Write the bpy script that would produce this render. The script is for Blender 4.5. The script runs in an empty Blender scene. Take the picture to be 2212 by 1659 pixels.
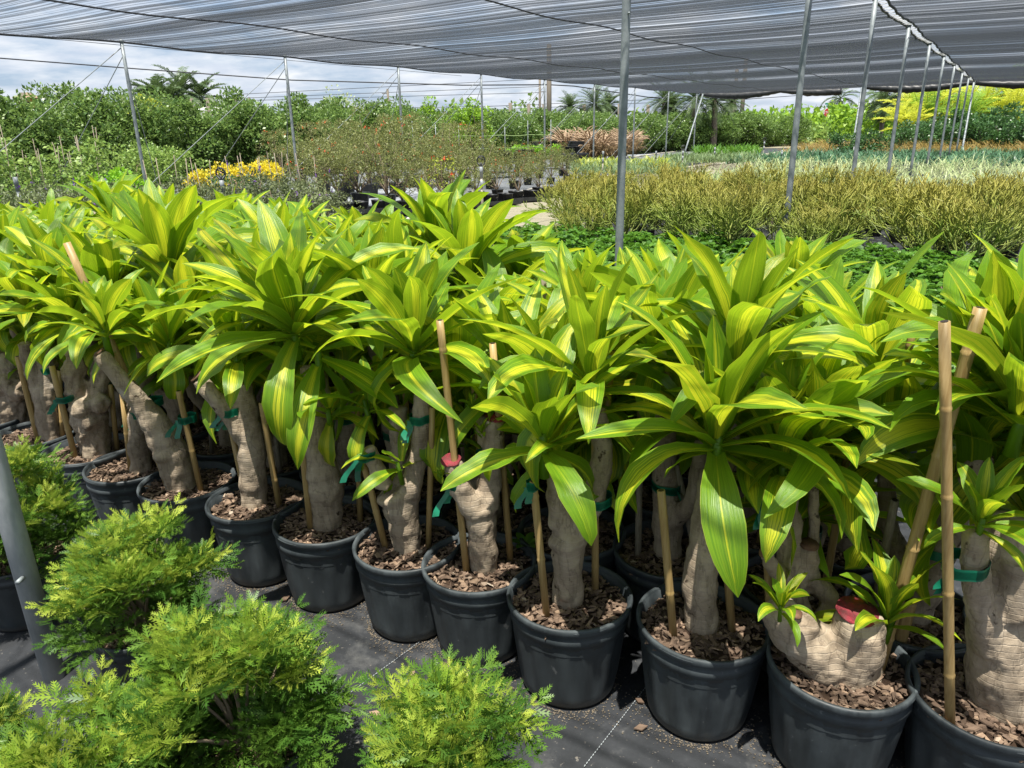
import bpy, math, random
import numpy as np
from mathutils import Vector, Matrix
R = math.radians
rng = np.random.default_rng(7)
random.seed(7)
sc = bpy.context.scene
COL = sc.collection

# ------------------------------------------------------------------ camera
PITCH, ROLL, FPX, CX, CY, HC = R(18.9), R(1.0), 1598.0, 1106.0, 829.5, 1.6
FWD = np.array([0, math.cos(PITCH), -math.sin(PITCH)])
_r0 = np.array([1.0, 0, 0]); _u0 = np.array([0, math.sin(PITCH), math.cos(PITCH)])
RT = math.cos(ROLL) * _r0 - math.sin(ROLL) * _u0
UP = math.cos(ROLL) * _u0 + math.sin(ROLL) * _r0
cam = bpy.data.cameras.new('camera'); camo = bpy.data.objects.new('camera', cam); COL.objects.link(camo)
cam.sensor_width = 36; cam.lens = 36 * FPX / 2212; cam.clip_end = 2000; cam.clip_start = 0.05
M = Matrix.Identity(4)
for i in range(3):
    M[i][0], M[i][1], M[i][2] = RT[i], UP[i], -FWD[i]
M[2][3] = HC
camo.matrix_world = M
sc.camera = camo

def ray(x, y): return FWD * FPX + RT * (x - CX) - UP * (y - CY)
def gr(x, y, z=0.0):          # where the view ray meets height z
    d = ray(x, y); return np.array([0, 0, HC]) + d * ((z - HC) / d[2])
def at(x, y, D):              # the point of the view ray at distance D
    d = ray(x, y); return np.array([0, 0, HC]) + d * (D / d[1])
def pj(p):
    v = np.array(p) - [0, 0, HC]; w = v @ FWD
    return (CX + FPX * (v @ RT) / w, CY - FPX * (v @ UP) / w) if w > 0.05 else (-9999, -9999)
AZ = R(33.3)
ES = np.array([math.sin(AZ), math.cos(AZ)]); EW = np.array([math.cos(AZ), -math.sin(AZ)])
def sw(s, w, z=0.0): p = ES * s + EW * w; return np.array([p[0], p[1], z])

# ------------------------------------------------------------------ sky and sun
SUN_EL, SUN_AZ, SUN_STR, SKY_STR, EXPO = 74, 195, 5.0, 0.043, 1.02
world = bpy.data.worlds.new('World'); sc.world = world; world.use_nodes = True
nt = world.node_tree; N = nt.nodes; L_ = nt.links
bg = N['Background']; bg.inputs[1].default_value = SKY_STR
sky = N.new('ShaderNodeTexSky'); sky.sky_type = 'NISHITA'; sky.sun_disc = False
sky.sun_elevation = R(SUN_EL); sky.sun_rotation = R(SUN_AZ); sky.dust_density = 0.4; sky.air_density = 1.2
tc = N.new('ShaderNodeTexCoord'); sep = N.new('ShaderNodeSeparateXYZ'); L_.new(tc.outputs['Generated'], sep.inputs[0])
def wm(op, a, b):
    n = N.new('ShaderNodeMath'); n.operation = op
    for k, v in enumerate((a, b)):
        if isinstance(v, (int, float)): n.inputs[k].default_value = v
        else: L_.new(v, n.inputs[k])
    return n.outputs[0]
zz = wm('ADD', wm('MAXIMUM', sep.outputs[2], 0.0), 0.16)
cmb = N.new('ShaderNodeCombineXYZ'); L_.new(wm('DIVIDE', sep.outputs[0], zz), cmb.inputs[0]); L_.new(wm('DIVIDE', sep.outputs[1], zz), cmb.inputs[1])
n1 = N.new('ShaderNodeTexNoise'); n1.inputs['Scale'].default_value = 1.5; n1.inputs['Detail'].default_value = 9; n1.inputs['Roughness'].default_value = 0.6
L_.new(cmb.outputs[0], n1.inputs['Vector'])
cr = N.new('ShaderNodeValToRGB'); cr.color_ramp.elements[0].position = 0.37; cr.color_ramp.elements[1].position = 0.57
L_.new(n1.outputs[0], cr.inputs[0])
n2 = N.new('ShaderNodeTexNoise'); n2.inputs['Scale'].default_value = 3.2; n2.inputs['Detail'].default_value = 8
L_.new(cmb.outputs[0], n2.inputs['Vector'])
cc = N.new('ShaderNodeValToRGB'); cc.color_ramp.elements[0].position = 0.35; cc.color_ramp.elements[1].position = 0.65
cc.color_ramp.elements[0].color = (8.4, 9.2, 10.6, 1); cc.color_ramp.elements[1].color = (11.8, 12.1, 12.5, 1)
L_.new(n2.outputs[0], cc.inputs[0])
mx = N.new('ShaderNodeMixRGB'); L_.new(cr.outputs[0], mx.inputs[0]); sk = N.new('ShaderNodeMixRGB'); sk.inputs[0].default_value = 0.65; L_.new(sky.outputs[0], sk.inputs[1]); sk.inputs[2].default_value = (5.2, 7.2, 10.5, 1); L_.new(sk.outputs[0], mx.inputs[1]); L_.new(cc.outputs[0], mx.inputs[2])
hz = N.new('ShaderNodeMath'); hz.operation = 'MULTIPLY'; hz.inputs[1].default_value = 0.9; L_.new(cr.outputs[0], hz.inputs[0]); L_.new(hz.outputs[0], mx.inputs[0])
L_.new(mx.outputs[0], bg.inputs[0])
sl = bpy.data.lights.new('sun', 'SUN'); sl.energy = SUN_STR; sl.angle = R(0.5); sl.color = (1, 0.95, 0.86)
so = bpy.data.objects.new('sun', sl); COL.objects.link(so)
SV = Vector((math.cos(R(SUN_EL)) * math.sin(R(SUN_AZ)), math.cos(R(SUN_EL)) * math.cos(R(SUN_AZ)), math.sin(R(SUN_EL))))
so.rotation_euler = SV.to_track_quat('Z', 'Y').to_euler(); so.location = (0, 0, 30)
sc.view_settings.view_transform = 'Standard'; sc.view_settings.look = 'None'; sc.view_settings.exposure = EXPO
sc.cycles.max_bounces = 8; sc.cycles.transparent_max_bounces = 40

# ------------------------------------------------------------------ materials
class NB:
    def __init__(s, name):
        s.m = bpy.data.materials.new(name); s.m.use_nodes = True
        s.t = s.m.node_tree; s.n = s.t.nodes; s.b = s.n['Principled BSDF']; s.out = s.n['Material Output']
    def node(s, ty, **kw):
        n = s.n.new('ShaderNode' + ty)
        for k, v in kw.items(): setattr(n, k, v)
        return n
    def lk(s, a, b): s.t.links.new(a, b)
    def math(s, op, a, b=0.0, c=None):
        n = s.node('Math', operation=op)
        for k, v in enumerate((a, b) if c is None else (a, b, c)):
            if isinstance(v, (int, float)): n.inputs[k].default_value = v
            else: s.lk(v, n.inputs[k])
        return n.outputs[0]
    def mix(s, f, a, b, bl='MIX'):
        n = s.node('MixRGB', blend_type=bl)
        for k, v in enumerate((f, a, b)):
            if isinstance(v, (int, float)): n.inputs[k].default_value = v
            elif isinstance(v, tuple): n.inputs[k].default_value = v + (1,)
            else: s.lk(v, n.inputs[k])
        return n.outputs[0]
    def noise(s, scale, vec=None, detail=6, rough=0.6):
        n = s.node('TexNoise'); n.inputs['Scale'].default_value = scale; n.inputs['Detail'].default_value = detail; n.inputs['Roughness'].default_value = rough
        if vec is not None: s.lk(vec, n.inputs['Vector'])
        return n.outputs[0]
    def ramp(s, v, p0, p1, c0=(0, 0, 0), c1=(1, 1, 1)):
        n = s.node('ValToRGB'); e = n.color_ramp.elements
        e[0].position, e[1].position = p0, p1; e[0].color = c0 + (1,); e[1].color = c1 + (1,)
        s.lk(v, n.inputs[0]); return n.outputs[0]
    def mapped(s, scale, src='Object'):
        t = s.node('TexCoord'); m = s.node('Mapping'); m.inputs['Scale'].default_value = scale
        s.lk(t.outputs[src], m.inputs['Vector']); return m.outputs[0]
    def bump(s, h, st, dist=0.01):
        n = s.node('Bump'); n.inputs['Strength'].default_value = st; n.inputs['Distance'].default_value = dist
        s.lk(h, n.inputs['Height']); s.lk(n.outputs[0], s.b.inputs['Normal']); return n.outputs[0]
    def base(s, c, rough=0.6, spec=0.5, metal=0.0):
        if isinstance(c, tuple): s.b.inputs['Base Color'].default_value = c + (1,)
        else: s.lk(c, s.b.inputs['Base Color'])
        if isinstance(rough, (int, float)): s.b.inputs['Roughness'].default_value = rough
        else: s.lk(rough, s.b.inputs['Roughness'])
        s.b.inputs['Specular IOR Level'].default_value = spec; s.b.inputs['Metallic'].default_value = metal
    def translucent(s, c, f):
        t = s.node('BsdfTranslucent')
        if isinstance(c, tuple): t.inputs[0].default_value = c + (1,)
        else: s.lk(c, t.inputs[0])
        m = s.node('MixShader'); m.inputs[0].default_value = f
        s.lk(s.b.outputs[0], m.inputs[1]); s.lk(t.outputs[0], m.inputs[2]); s.lk(m.outputs[0], s.out.inputs[0])

def leafmat(name, c1, c2, trans=0.35, rough=0.45, spec=0.4, tcol=None):
    b = NB(name); uv = b.node('UVMap'); sp = b.node('SeparateXYZ'); b.lk(uv.outputs[0], sp.inputs[0])
    c = b.mix(sp.outputs[0], c1, c2)
    b.base(c, rough, spec)
    tc_ = b.mix(0.5, c, tuple(min(1, x * 1.6) for x in c2)) if tcol is None else tcol
    b.translucent(tc_, trans); return b.m

def plain(name, c1, c2=None, scale=8, rough=0.6, spec=0.4, metal=0.0, bump=0.0, stretch=(1, 1, 1), p=(0.35, 0.65)):
    b = NB(name); v = b.mapped(stretch); n = b.noise(scale, v)
    c2 = c2 or tuple(x * 0.7 for x in c1)
    b.base(b.ramp(n, p[0], p[1], c1, c2), rough, spec, metal)
    if bump: b.bump(n, bump)
    return b.m

def dracaena_mat(name, g0, g1, yel, edge=(0.45, 0.50, 0.06)):
    b = NB(name); uv = b.node('UVMap'); sp = b.node('SeparateXYZ'); b.lk(uv.outputs[0], sp.inputs[0])
    u, y = sp.outputs[0], sp.outputs[1]
    idn = b.math('FLOOR', b.math('DIVIDE', y, 2.0)); v = b.math('SUBTRACT', y, b.math('MULTIPLY', idn, 2.0))
    cb = b.node('CombineXYZ'); b.lk(b.math('ADD', b.math('MULTIPLY', u, 27.0), b.math('MULTIPLY', idn, 31.7)), cb.inputs[0]); b.lk(b.math('MULTIPLY', v, 0.7), cb.inputs[1])
    n = b.noise(1.0, cb.outputs[0], 4, 0.6)
    cb2 = b.node('CombineXYZ'); b.lk(b.math('ADD', b.math('MULTIPLY', u, 90.0), b.math('MULTIPLY', idn, 13.1)), cb2.inputs[0]); b.lk(b.math('MULTIPLY', v, 3.0), cb2.inputs[1])
    nf = b.noise(1.0, cb2.outputs[0], 3, 0.6)
    d = b.math('ABSOLUTE', b.math('SUBTRACT', u, 0.5))
    wgt = b.math('ADD', b.math('SUBTRACT', 0.86, b.math('MULTIPLY', d, 2.6)), b.math('MULTIPLY', b.math('SUBTRACT', n, 0.5), 3.0))
    wgt = b.math('MULTIPLY', wgt, b.math('ADD', 0.74, b.math('MULTIPLY', b.math('SINE', b.math('MULTIPLY', idn, 7.3)), 0.36)))
    stripe = b.ramp(wgt, 0.30, 0.56)
    c = b.mix(b.ramp(n, 0.3, 0.72), g0, g1)
    c = b.mix(stripe, c, yel)
    c = b.mix(b.math('MULTIPLY', b.ramp(nf, 0.50, 0.64), 0.55), c, tuple(x * 0.55 for x in g0))
    c = b.mix(b.math('MULTIPLY', b.ramp(d, 0.475, 0.497), 0.5), c, edge)
    tip = b.math('MULTIPLY', b.ramp(b.math('ADD', v, b.math('MULTIPLY', n, .06)), 1.0, 1.03), 0.85); c = b.mix(tip, c, (0.30, 0.19, 0.07)); c = b.mix(b.math('MULTIPLY', b.math('MULTIPLY', b.ramp(d, 0.46, 0.49), b.ramp(b.noise(5.0, cb.outputs[0], 3), .60, .66)), .8), c, (.34, .24, .08))
    # a few leaves go yellow with age, in blotches
    blo = b.math('MAXIMUM', b.math('MULTIPLY', b.ramp(b.noise(3.0, cb.outputs[0], 2), 0.66, 0.72), 0.5), b.math('MULTIPLY', b.ramp(b.math('SINE', b.math('MULTIPLY', idn, 3.7)), .93, .96), b.math('MULTIPLY', b.ramp(n, .42, .6), .6))); c = b.mix(blo, c, (0.55, 0.42, 0.03))
    b.base(c, 0.36, 0.45)
    b.bump(b.math('ADD', n, b.math('MULTIPLY', nf, 0.5)), 0.35, 0.004)
    tcl = b.mix(0.3, c, (0.66, 0.78, 0.02)); b.translucent(tcl, 0.50)
    return b.m
M_DR = dracaena_mat('striped_leaf', (0.09, 0.23, 0.012), (0.24, 0.42, 0.018), (0.66, 0.69, 0.035))

def bark_mat(name, c0, c1, ring=70):
    b = NB(name); t = b.node('TexCoord'); o = t.outputs['Object']
    n = b.noise(11, o, 8, 0.65); nf = b.noise(60, o, 5, 0.7)
    sp = b.node('SeparateXYZ'); b.lk(o, sp.inputs[0])
    r = b.math('SINE', b.math('ADD', b.math('MULTIPLY', sp.outputs[2], ring * 5.5), b.math('MULTIPLY', b.noise(5, o), 14.0)))
    rr = b.ramp(r, 0.82, 0.99)
    mp = b.mapped((40, 40, 5)); vert = b.noise(1.0, mp, 5, 0.6)
    c = b.mix(b.ramp(n, 0.30, 0.70), c0, c1)
    c = b.mix(b.math('MULTIPLY', b.ramp(vert, 0.50, 0.70), 0.5), c, tuple(x * 0.5 for x in c0))
    c = b.mix(b.math('MULTIPLY', rr, 0.16), c, (0.44, 0.39, 0.32))
    c = b.mix(b.math('MULTIPLY', b.ramp(b.noise(4.5, o, 4), 0.60, 0.70), 0.5), c, (0.50, 0.48, 0.43))
    c = b.mix(b.ramp(b.noise(17, o, 4), 0.66, 0.70), c, (0.07, 0.05, 0.035))
    fis = b.noise(1.0, b.mapped((26, 26, 7)), 3, 0.5); fr = b.ramp(b.math('ABSOLUTE', b.math('SUBTRACT', fis, .5)), .004, .022, (1, 1, 1), (0, 0, 0)); c = b.mix(b.math('MULTIPLY', fr, .30), c, (.07, .05, .035))
    b.base(c, 0.9, 0.15)
    n = b.math('SUBTRACT', n, b.math('MULTIPLY', fr, .18))
    h = b.math('ADD', b.math('ADD', b.math('MULTIPLY', n, 0.8), b.math('MULTIPLY', nf, 0.35)), b.math('SUBTRACT', b.math('MULTIPLY', vert, 0.6), b.math('MULTIPLY', rr, 0.2)))
    b.bump(h, 0.5, 0.010); return b.m
M_BARK = bark_mat('tan_bark', (0.20, 0.152, 0.105), (0.40, 0.33, 0.245))
M_BAMBOO = plain('bamboo', (0.40, 0.285, 0.12), (0.29, 0.19, 0.07), 6, 0.45, 0.4, bump=0.1, stretch=(30, 30, 1.5))
M_BAMGREY = plain('weathered_bamboo', (0.27, 0.235, 0.18), (0.17, 0.14, 0.10), 6, 0.7, 0.3, bump=0.2, stretch=(30, 30, 1.5))
M_HOLLOW = plain('stake_hollow', (0.03, 0.02, 0.012))
M_CUT = plain('red_sealed_cut', (0.26, 0.02, 0.035), (0.11, 0.03, 0.03), 55, 0.75, bump=0.8)
M_CUTB = plain('brown_cut', (0.16, 0.085, 0.05), (0.08, 0.04, 0.025), 40, 0.8, bump=0.4)
M_TIE = plain('green_tape', (0.004, 0.16, 0.085), (0.003, 0.10, 0.055), 10, 0.3, 0.5)
def pot_mat():
    b = NB('black_pot'); t = b.node('TexCoord'); o = t.outputs['Object']
    mp = b.mapped((9, 9, 1.2)); st = b.noise(2.0, mp, 6, 0.65); n = b.noise(7, o, 8, 0.7)
    sp = b.node('SeparateXYZ'); b.lk(o, sp.inputs[0])
    oi = b.node('ObjectInfo'); dust = b.math('MULTIPLY', b.math('ADD', .35, b.math('MULTIPLY', oi.outputs['Random'], 1.0)), b.ramp(b.math('ADD', b.math('MULTIPLY', st, 0.6), b.math('MULTIPLY', n, 0.5)), 0.42, 0.72))
    c = b.mix(dust, (0.016, 0.021, 0.024), (0.055, 0.068, 0.074))
    low = b.math('MULTIPLY', b.ramp(b.math('ADD', sp.outputs[2], b.math('MULTIPLY', n, 0.06)), 0.03, 0.075, (1, 1, 1), (0, 0, 0)), 0.5)
    c = b.mix(low, c, (0.14, 0.125, 0.10))
    c = b.mix(b.math('MULTIPLY', b.ramp(b.noise(28, o, 3), 0.68, 0.72), 0.6), c, (0.13, 0.135, 0.135))
    b.base(c, b.math('ADD', 0.46, b.math('MULTIPLY', dust, 0.35)), 0.5); b.bump(n, 0.12, 0.004); return b.m
M_POT = pot_mat()
M_SOIL = plain('dark_soil', (0.045, 0.028, 0.018), (0.02, 0.012, 0.008), 50, 0.95, 0.2, bump=0.8)
def chip_mat():
    b = NB('bark_chips'); uv = b.node('UVMap'); sp = b.node('SeparateXYZ'); b.lk(uv.outputs[0], sp.inputs[0])
    n = b.node('ValToRGB'); e = n.color_ramp.elements
    e[0].position, e[0].color = 0.0, (0.05, 0.034, 0.024, 1); e[1].position, e[1].color = 1.0, (0.44, 0.37, 0.29, 1)
    for p, c in ((0.3, (0.11, 0.075, 0.052, 1)), (0.6, (0.20, 0.14, 0.10, 1)), (0.86, (0.30, 0.21, 0.14, 1))):
        k = e.new(p); k.color = c
    b.lk(sp.outputs[0], n.inputs[0])
    nn = b.noise(1.0, b.mapped((60, 160, 60)), 5, 0.7)
    b.base(b.mix(b.ramp(nn, 0.4, 0.7), n.outputs[0], b.mix(0.5, n.outputs[0], (0.05, 0.03, 0.02))), 0.85, 0.25); b.bump(nn, 0.5, 0.004); return b.m
M_CHIP = chip_mat()
def galv():
    b = NB('shaded_galvanised_steel'); o = b.node('TexCoord').outputs['Object']
    n = b.noise(9, o, 7, 0.7); st = b.noise(1.0, b.mapped((30, 30, 1.6)), 6, 0.6)
    c = b.mix(b.ramp(n, 0.35, 0.65), (0.15, 0.175, 0.185), (0.27, 0.30, 0.31))
    c = b.mix(b.math('MULTIPLY', b.ramp(st, 0.60, 0.68), 0.55), c, (0.36, 0.37, 0.365))
    c = b.mix(b.math('MULTIPLY', b.ramp(b.noise(2.4, o, 5), 0.62, 0.68), 0.7), c, (0.10, 0.06, 0.04))
    b.base(c, 0.55, 0.5, 0.25); b.bump(n, 0.15, 0.004); return b.m
M_GALV_SHADE = galv()  # kept dark: the shade on the far poles is put into this colour
M_WIRE = plain('dark_wire', (0.03, 0.033, 0.04))
M_LACE = plain('white_cord', (0.7, 0.7, 0.68))
M_PVC = plain('white_pvc', (0.62, 0.58, 0.50), (0.45, 0.40, 0.32), 5, 0.5, stretch=(8, 8, 1))
M_GREYPVC = plain('grey_pvc', (0.30, 0.33, 0.35), (0.2, 0.22, 0.23), 5, 0.5)
M_BLACK = plain('black_plastic', (0.016, 0.018, 0.02), (0.035, 0.037, 0.04), 6, 0.45)
M_WOOD = plain('grey_timber', (0.20, 0.175, 0.14), (0.12, 0.10, 0.08), 3, 0.9, stretch=(10, 10, 0.8))
M_TRUNK = plain('grey_brown_trunk', (0.19, 0.155, 0.115), (0.10, 0.08, 0.06), 6, 0.9, bump=0.5)
M_STEM = plain('twig', (0.24, 0.19, 0.13), (0.14, 0.10, 0.07), 8, 0.9)

# ------------------------------------------------------------------ mesh helpers
class MB:
    def __init__(s): s.V = []; s.F = []; s.U = []; s.n = 0
    def add(s, V, F, U=None):
        V = np.asarray(V, float).reshape(-1, 3); s.V.append(V)
        if isinstance(F, np.ndarray): s.F.extend((F + s.n).tolist())
        else: s.F.extend([[i + s.n for i in f] for f in F])
        s.U.append(np.zeros((len(V), 2)) if U is None else np.asarray(U, float).reshape(-1, 2)); s.n += len(V)
        return s
    def mesh(s, name, mat, smooth=True):
        me = bpy.data.meshes.new(name); V = np.vstack(s.V); me.from_pydata(V.tolist(), [], s.F)
        U = np.vstack(s.U); uv = me.uv_layers.new(name='UVMap')
        li = np.empty(len(me.loops), dtype=np.int32); me.loops.foreach_get('vertex_index', li)
        uv.data.foreach_set('uv', U[li].astype(np.float32).ravel())
        if smooth: me.polygons.foreach_set('use_smooth', [True] * len(me.polygons))
        me.materials.append(mat); me.update(); return me
    def obj(s, name, mat, parent=None, loc=(0, 0, 0), smooth=True):
        o = bpy.data.objects.new(name, s.mesh(name, mat, smooth)); COL.objects.link(o); o.location = loc
        if parent: o.parent = parent
        return o
def obm(name, me, parent=None, loc=(0, 0, 0)):
    o = bpy.data.objects.new(name, me); COL.objects.link(o); o.location = loc
    if parent: o.parent = parent
    return o
def tag(o, label, cat, group=None, kind=None):
    if label: o['label'] = label
    if cat: o['category'] = cat
    if group: o['group'] = group
    if kind: o['kind'] = kind
    return o
def thing(name, label, cat, loc=(0, 0, 0), rz=0.0, group=None):
    o = bpy.data.objects.new(name, None); COL.objects.link(o); o.empty_display_size = 0.1
    o.location = tuple(float(x) for x in loc); o.rotation_euler = (0, 0, rz); return tag(o, label, cat, group)
KIDS = {}
def kids(o):
    if o.name not in KIDS: KIDS[o.name] = list(o.children)
    return KIDS[o.name]
def copy_tree(o, parent=None):
    c = o.copy(); COL.objects.link(c)
    if parent: c.parent = parent
    for ch in kids(o): copy_tree(ch, c)
    return c
def dup(o, label, loc, rz=0.0, scale=1.0, group=None, tilt=(0, 0)):
    c = copy_tree(o); c['label'] = label; c.location = tuple(float(x) for x in loc); c.rotation_euler = (tilt[0], tilt[1], rz)
    c.scale = (scale,) * 3 if isinstance(scale, (int, float)) else scale
    if group: c['group'] = group
    return c
ORD = ['', 'first', 'second', 'third', 'fourth', 'fifth', 'sixth', 'seventh', 'eighth', 'ninth', 'tenth', 'eleventh', 'twelfth', 'thirteenth', 'fourteenth', 'fifteenth', 'sixteenth', 'seventeenth', 'eighteenth', 'nineteenth', 'twentieth']
TENS = ['', '', 'twenty', 'thirty', 'forty', 'fifty', 'sixty', 'seventy', 'eighty', 'ninety']
def nth(i):
    if i <= 20: return ORD[i]
    h = ''
    if i >= 100: h = 'hundred and '; i -= 100
    if i <= 20: return h + (ORD[i] or 'hundredth')
    return h + (TENS[i // 10] + '-' + ORD[i % 10] if i % 10 else TENS[i // 10][:-1] + 'ieth')

def spline(P, k=4):
    P = np.asarray(P, float)
    if len(P) < 3: return np.array([P[0] + (P[-1] - P[0]) * t for t in np.linspace(0, 1, k + 1)])
    out = []; Q = np.vstack([2 * P[0] - P[1], P, 2 * P[-1] - P[-2]])
    for i in range(1, len(Q) - 2):
        a, b, c, d = Q[i - 1:i + 3]
        for t in np.arange(k) / k:
            out.append(0.5 * (2 * b + (c - a) * t + (2 * a - 5 * b + 4 * c - d) * t * t + (3 * b - a - 3 * c + d) * t ** 3))
    out.append(P[-1]); return np.array(out)
def tube(mb, P, r, n=8, cap=True, uv=None, jit=0.0):
    P = np.asarray(P, float); m = len(P); r = np.full(m, r, float) if np.isscalar(r) else np.asarray(r, float)
    T = np.gradient(P, axis=0); T /= np.linalg.norm(T, axis=1)[:, None] + 1e-9
    ref = np.array([0, 0, 1.0]) if abs(T[0][2]) < 0.8 else np.array([1.0, 0, 0])
    A = np.cross(T, ref); A /= np.linalg.norm(A, axis=1)[:, None] + 1e-9; B = np.cross(T, A)
    th = np.arange(n) * 2 * math.pi / n
    rr = r[:, None] * (1 + (rng.normal(0, jit, (m, n)) if jit else 0))
    V = P[:, None, :] + rr[..., None] * (np.cos(th)[None, :, None] * A[:, None, :] + np.sin(th)[None, :, None] * B[:, None, :])
    i = np.arange(m - 1)[:, None] * n; j = np.arange(n)[None, :]; j2 = (j + 1) % n
    F = np.stack([i + j, i + j2, i + n + j2, i + n + j], -1).reshape(-1, 4).tolist()
    if cap: F.append(list(range(n))[::-1]); F.append([(m - 1) * n + k for k in range(n)])
    U = None
    if uv is not None: U = np.stack([np.full((m, n), uv[0]), np.repeat(np.linspace(uv[1], uv[2], m)[:, None], n, 1)], -1)
    mb.add(V, F, U); return mb
def lathe(mb, prof, n=40, rib=None):
    prof = np.asarray(prof, float); m = len(prof); th = np.arange(n) * 2 * math.pi / n
    rad = prof[:, 0][:, None] * np.ones(n)
    if rib is not None: rad = rad + rib(prof[:, 1][:, None], th[None, :])
    V = np.stack([rad * np.cos(th), rad * np.sin(th), np.repeat(prof[:, 1][:, None], n, 1)], -1)
    i = np.arange(m - 1)[:, None] * n; j = np.arange(n)[None, :]; j2 = (j + 1) % n
    mb.add(V, np.stack([i + j, i + j2, i + n + j2, i + n + j], -1).reshape(-1, 4)); return mb
def box(mb, c, s, rz=0.0):
    x, y, z = np.array(s) / 2; V = np.array([[a * x, b * y, c_ * z] for a in (-1, 1) for b in (-1, 1) for c_ in (-1, 1)])
    ca, sa = math.cos(rz), math.sin(rz); V = V @ np.array([[ca, sa, 0], [-sa, ca, 0], [0, 0, 1]]) + np.array(c)
    mb.add(V, [[0, 1, 3, 2], [4, 6, 7, 5], [0, 4, 5, 1], [2, 3, 7, 6], [0, 2, 6, 4], [1, 5, 7, 3]]); return mb
def strip_mesh(mb, PL, PR):
    PL, PR = np.asarray(PL), np.asarray(PR); m = len(PL); V = np.empty((2 * m, 3)); V[0::2] = PL; V[1::2] = PR
    mb.add(V, [[2 * i, 2 * i + 1, 2 * i + 3, 2 * i + 2] for i in range(m - 1)]); return mb
def rotz(a): c, s = math.cos(a), math.sin(a); return np.array([[c, -s, 0], [s, c, 0], [0, 0, 1.0]])
def frame(d):
    d = np.asarray(d, float); d = d / (np.linalg.norm(d) + 1e-9)
    a = np.cross(d, [0, 0, 1.0] if abs(d[2]) < 0.95 else [1.0, 0, 0]); a /= np.linalg.norm(a); return d, a, np.cross(a, d)

# ------------------------------------------------------------------ leaves
TW = np.array([0, .08, .2, .38, .55, .72, .86, .95, 1]); WW = np.array([.42, .45, .66, .93, 1, .88, .58, .27, .02])
def straps(mb, base, az, e0, L, W, droop, fold=0.35, twist=0.0, wave=0.0, n=9, idn=0, pw=1.5, bend=0.0):
    t = np.linspace(0, 1, n + 1); th = e0 - droop * t ** pw
    tm = (th[:-1] + th[1:]) / 2; x = np.concatenate([[0], np.cumsum(np.cos(tm) * L / n)]); z = np.concatenate([[0], np.cumsum(np.sin(tm) * L / n)])
    a = az + bend * t ** 2; h = np.stack([np.cos(a), np.sin(a), 0 * a], 1)
    C = np.asarray(base) + h * x[:, None] + np.array([0, 0, 1.0]) * z[:, None]
    T = h * np.cos(th)[:, None] + np.array([0, 0, 1.0]) * np.sin(th)[:, None]
    S = np.stack([-np.sin(a), np.cos(a), 0 * a], 1); Nn = np.cross(T, S) * -1
    Nn = np.where((Nn[:, 2:3] < 0) & (np.abs(th)[:, None] < 1.5), -Nn, Nn)
    tw = twist * t; S2 = S * np.cos(tw)[:, None] + Nn * np.sin(tw)[:, None]; N2 = -S * np.sin(tw)[:, None] + Nn * np.cos(tw)[:, None]
    w = np.interp(t, TW, WW) * W / 2; us = np.array([-1, -.55, 0, .55, 1])
    ff = fold * (1.25 - t * 0.9)
    off = np.abs(us)[None, :] * ff[:, None] * w[:, None] + wave * np.sin(t * 17 + idn)[:, None] * np.abs(us)[None, :] ** 2 * np.sign(us)[None, :] * w[:, None]
    V = C[:, None, :] + S2[:, None, :] * (us[None, :] * w[:, None])[..., None] + N2[:, None, :] * off[..., None]
    k = 5; i = np.arange(n)[:, None] * k; j = np.arange(k - 1)[None, :]
    F = np.stack([i + j, i + j + 1, i + k + j + 1, i + k + j], -1).reshape(-1, 4)
    U = np.stack([np.repeat(((us + 1) / 2)[None], n + 1, 0), np.repeat(t[:, None] * 0.999 + 2 * idn, k, 1)], -1)
    mb.add(V, F, U)
def rosette(mb, base, L, nl=22, W=None, lo=-10, hi=84, lean=(0, 0), seed=0, stem=0.06, start=None, droop=1.0):
    g = np.random.default_rng(seed); W = W or L * g.uniform(.22, .255); nl = int(nl * 1.22); base = np.asarray(base, float)
    az0 = g.uniform(0, 6.28) if start is None else start
    stem = min(stem, L * .22); q = min(1, L / .3); tube(mb, [base + [0, 0, -stem], base + [lean[0] * .05, lean[1] * .05, stem * 1.2]], [0.016 * q, 0.011 * q], 6, uv=(0.1, 0.2, 0.4))
    for i in range(nl):
        if g.uniform() < .09: continue
        f = i / (nl - 1); az = az0 + i * 2.39996 + g.normal(0, .15)
        e = R(lo + (hi - lo) * f ** 0.56) + g.normal(0, .10)
        dr = R((112 - 92 * f ** 0.7) * g.uniform(.65, 1.3)) * droop
        ln = L * (0.72 + 0.36 * math.sin(math.pi * min(1, f * 0.75 + .2))) * g.uniform(.82, 1.12) * (1 if f < .9 else .75)
        e -= (math.cos(az) * -lean[0] + math.sin(az) * -lean[1]) * 0.0 + (math.cos(az) * lean[0] + math.sin(az) * lean[1]) * 0.5 * (f - .3)
        wv = g.uniform(0.0, .22)
        straps(mb, base + [0.012 * q * math.cos(az), 0.012 * q * math.sin(az), stem * (0.1 + 1.1 * f)], az, e, ln, W * g.uniform(.82, 1.15), dr,
               fold=g.uniform(.2, .5), twist=g.normal(0, .45), wave=wv, idn=int(g.integers(0, 60)), pw=g.uniform(1.2, 2.2), bend=g.normal(0, .25))

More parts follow.
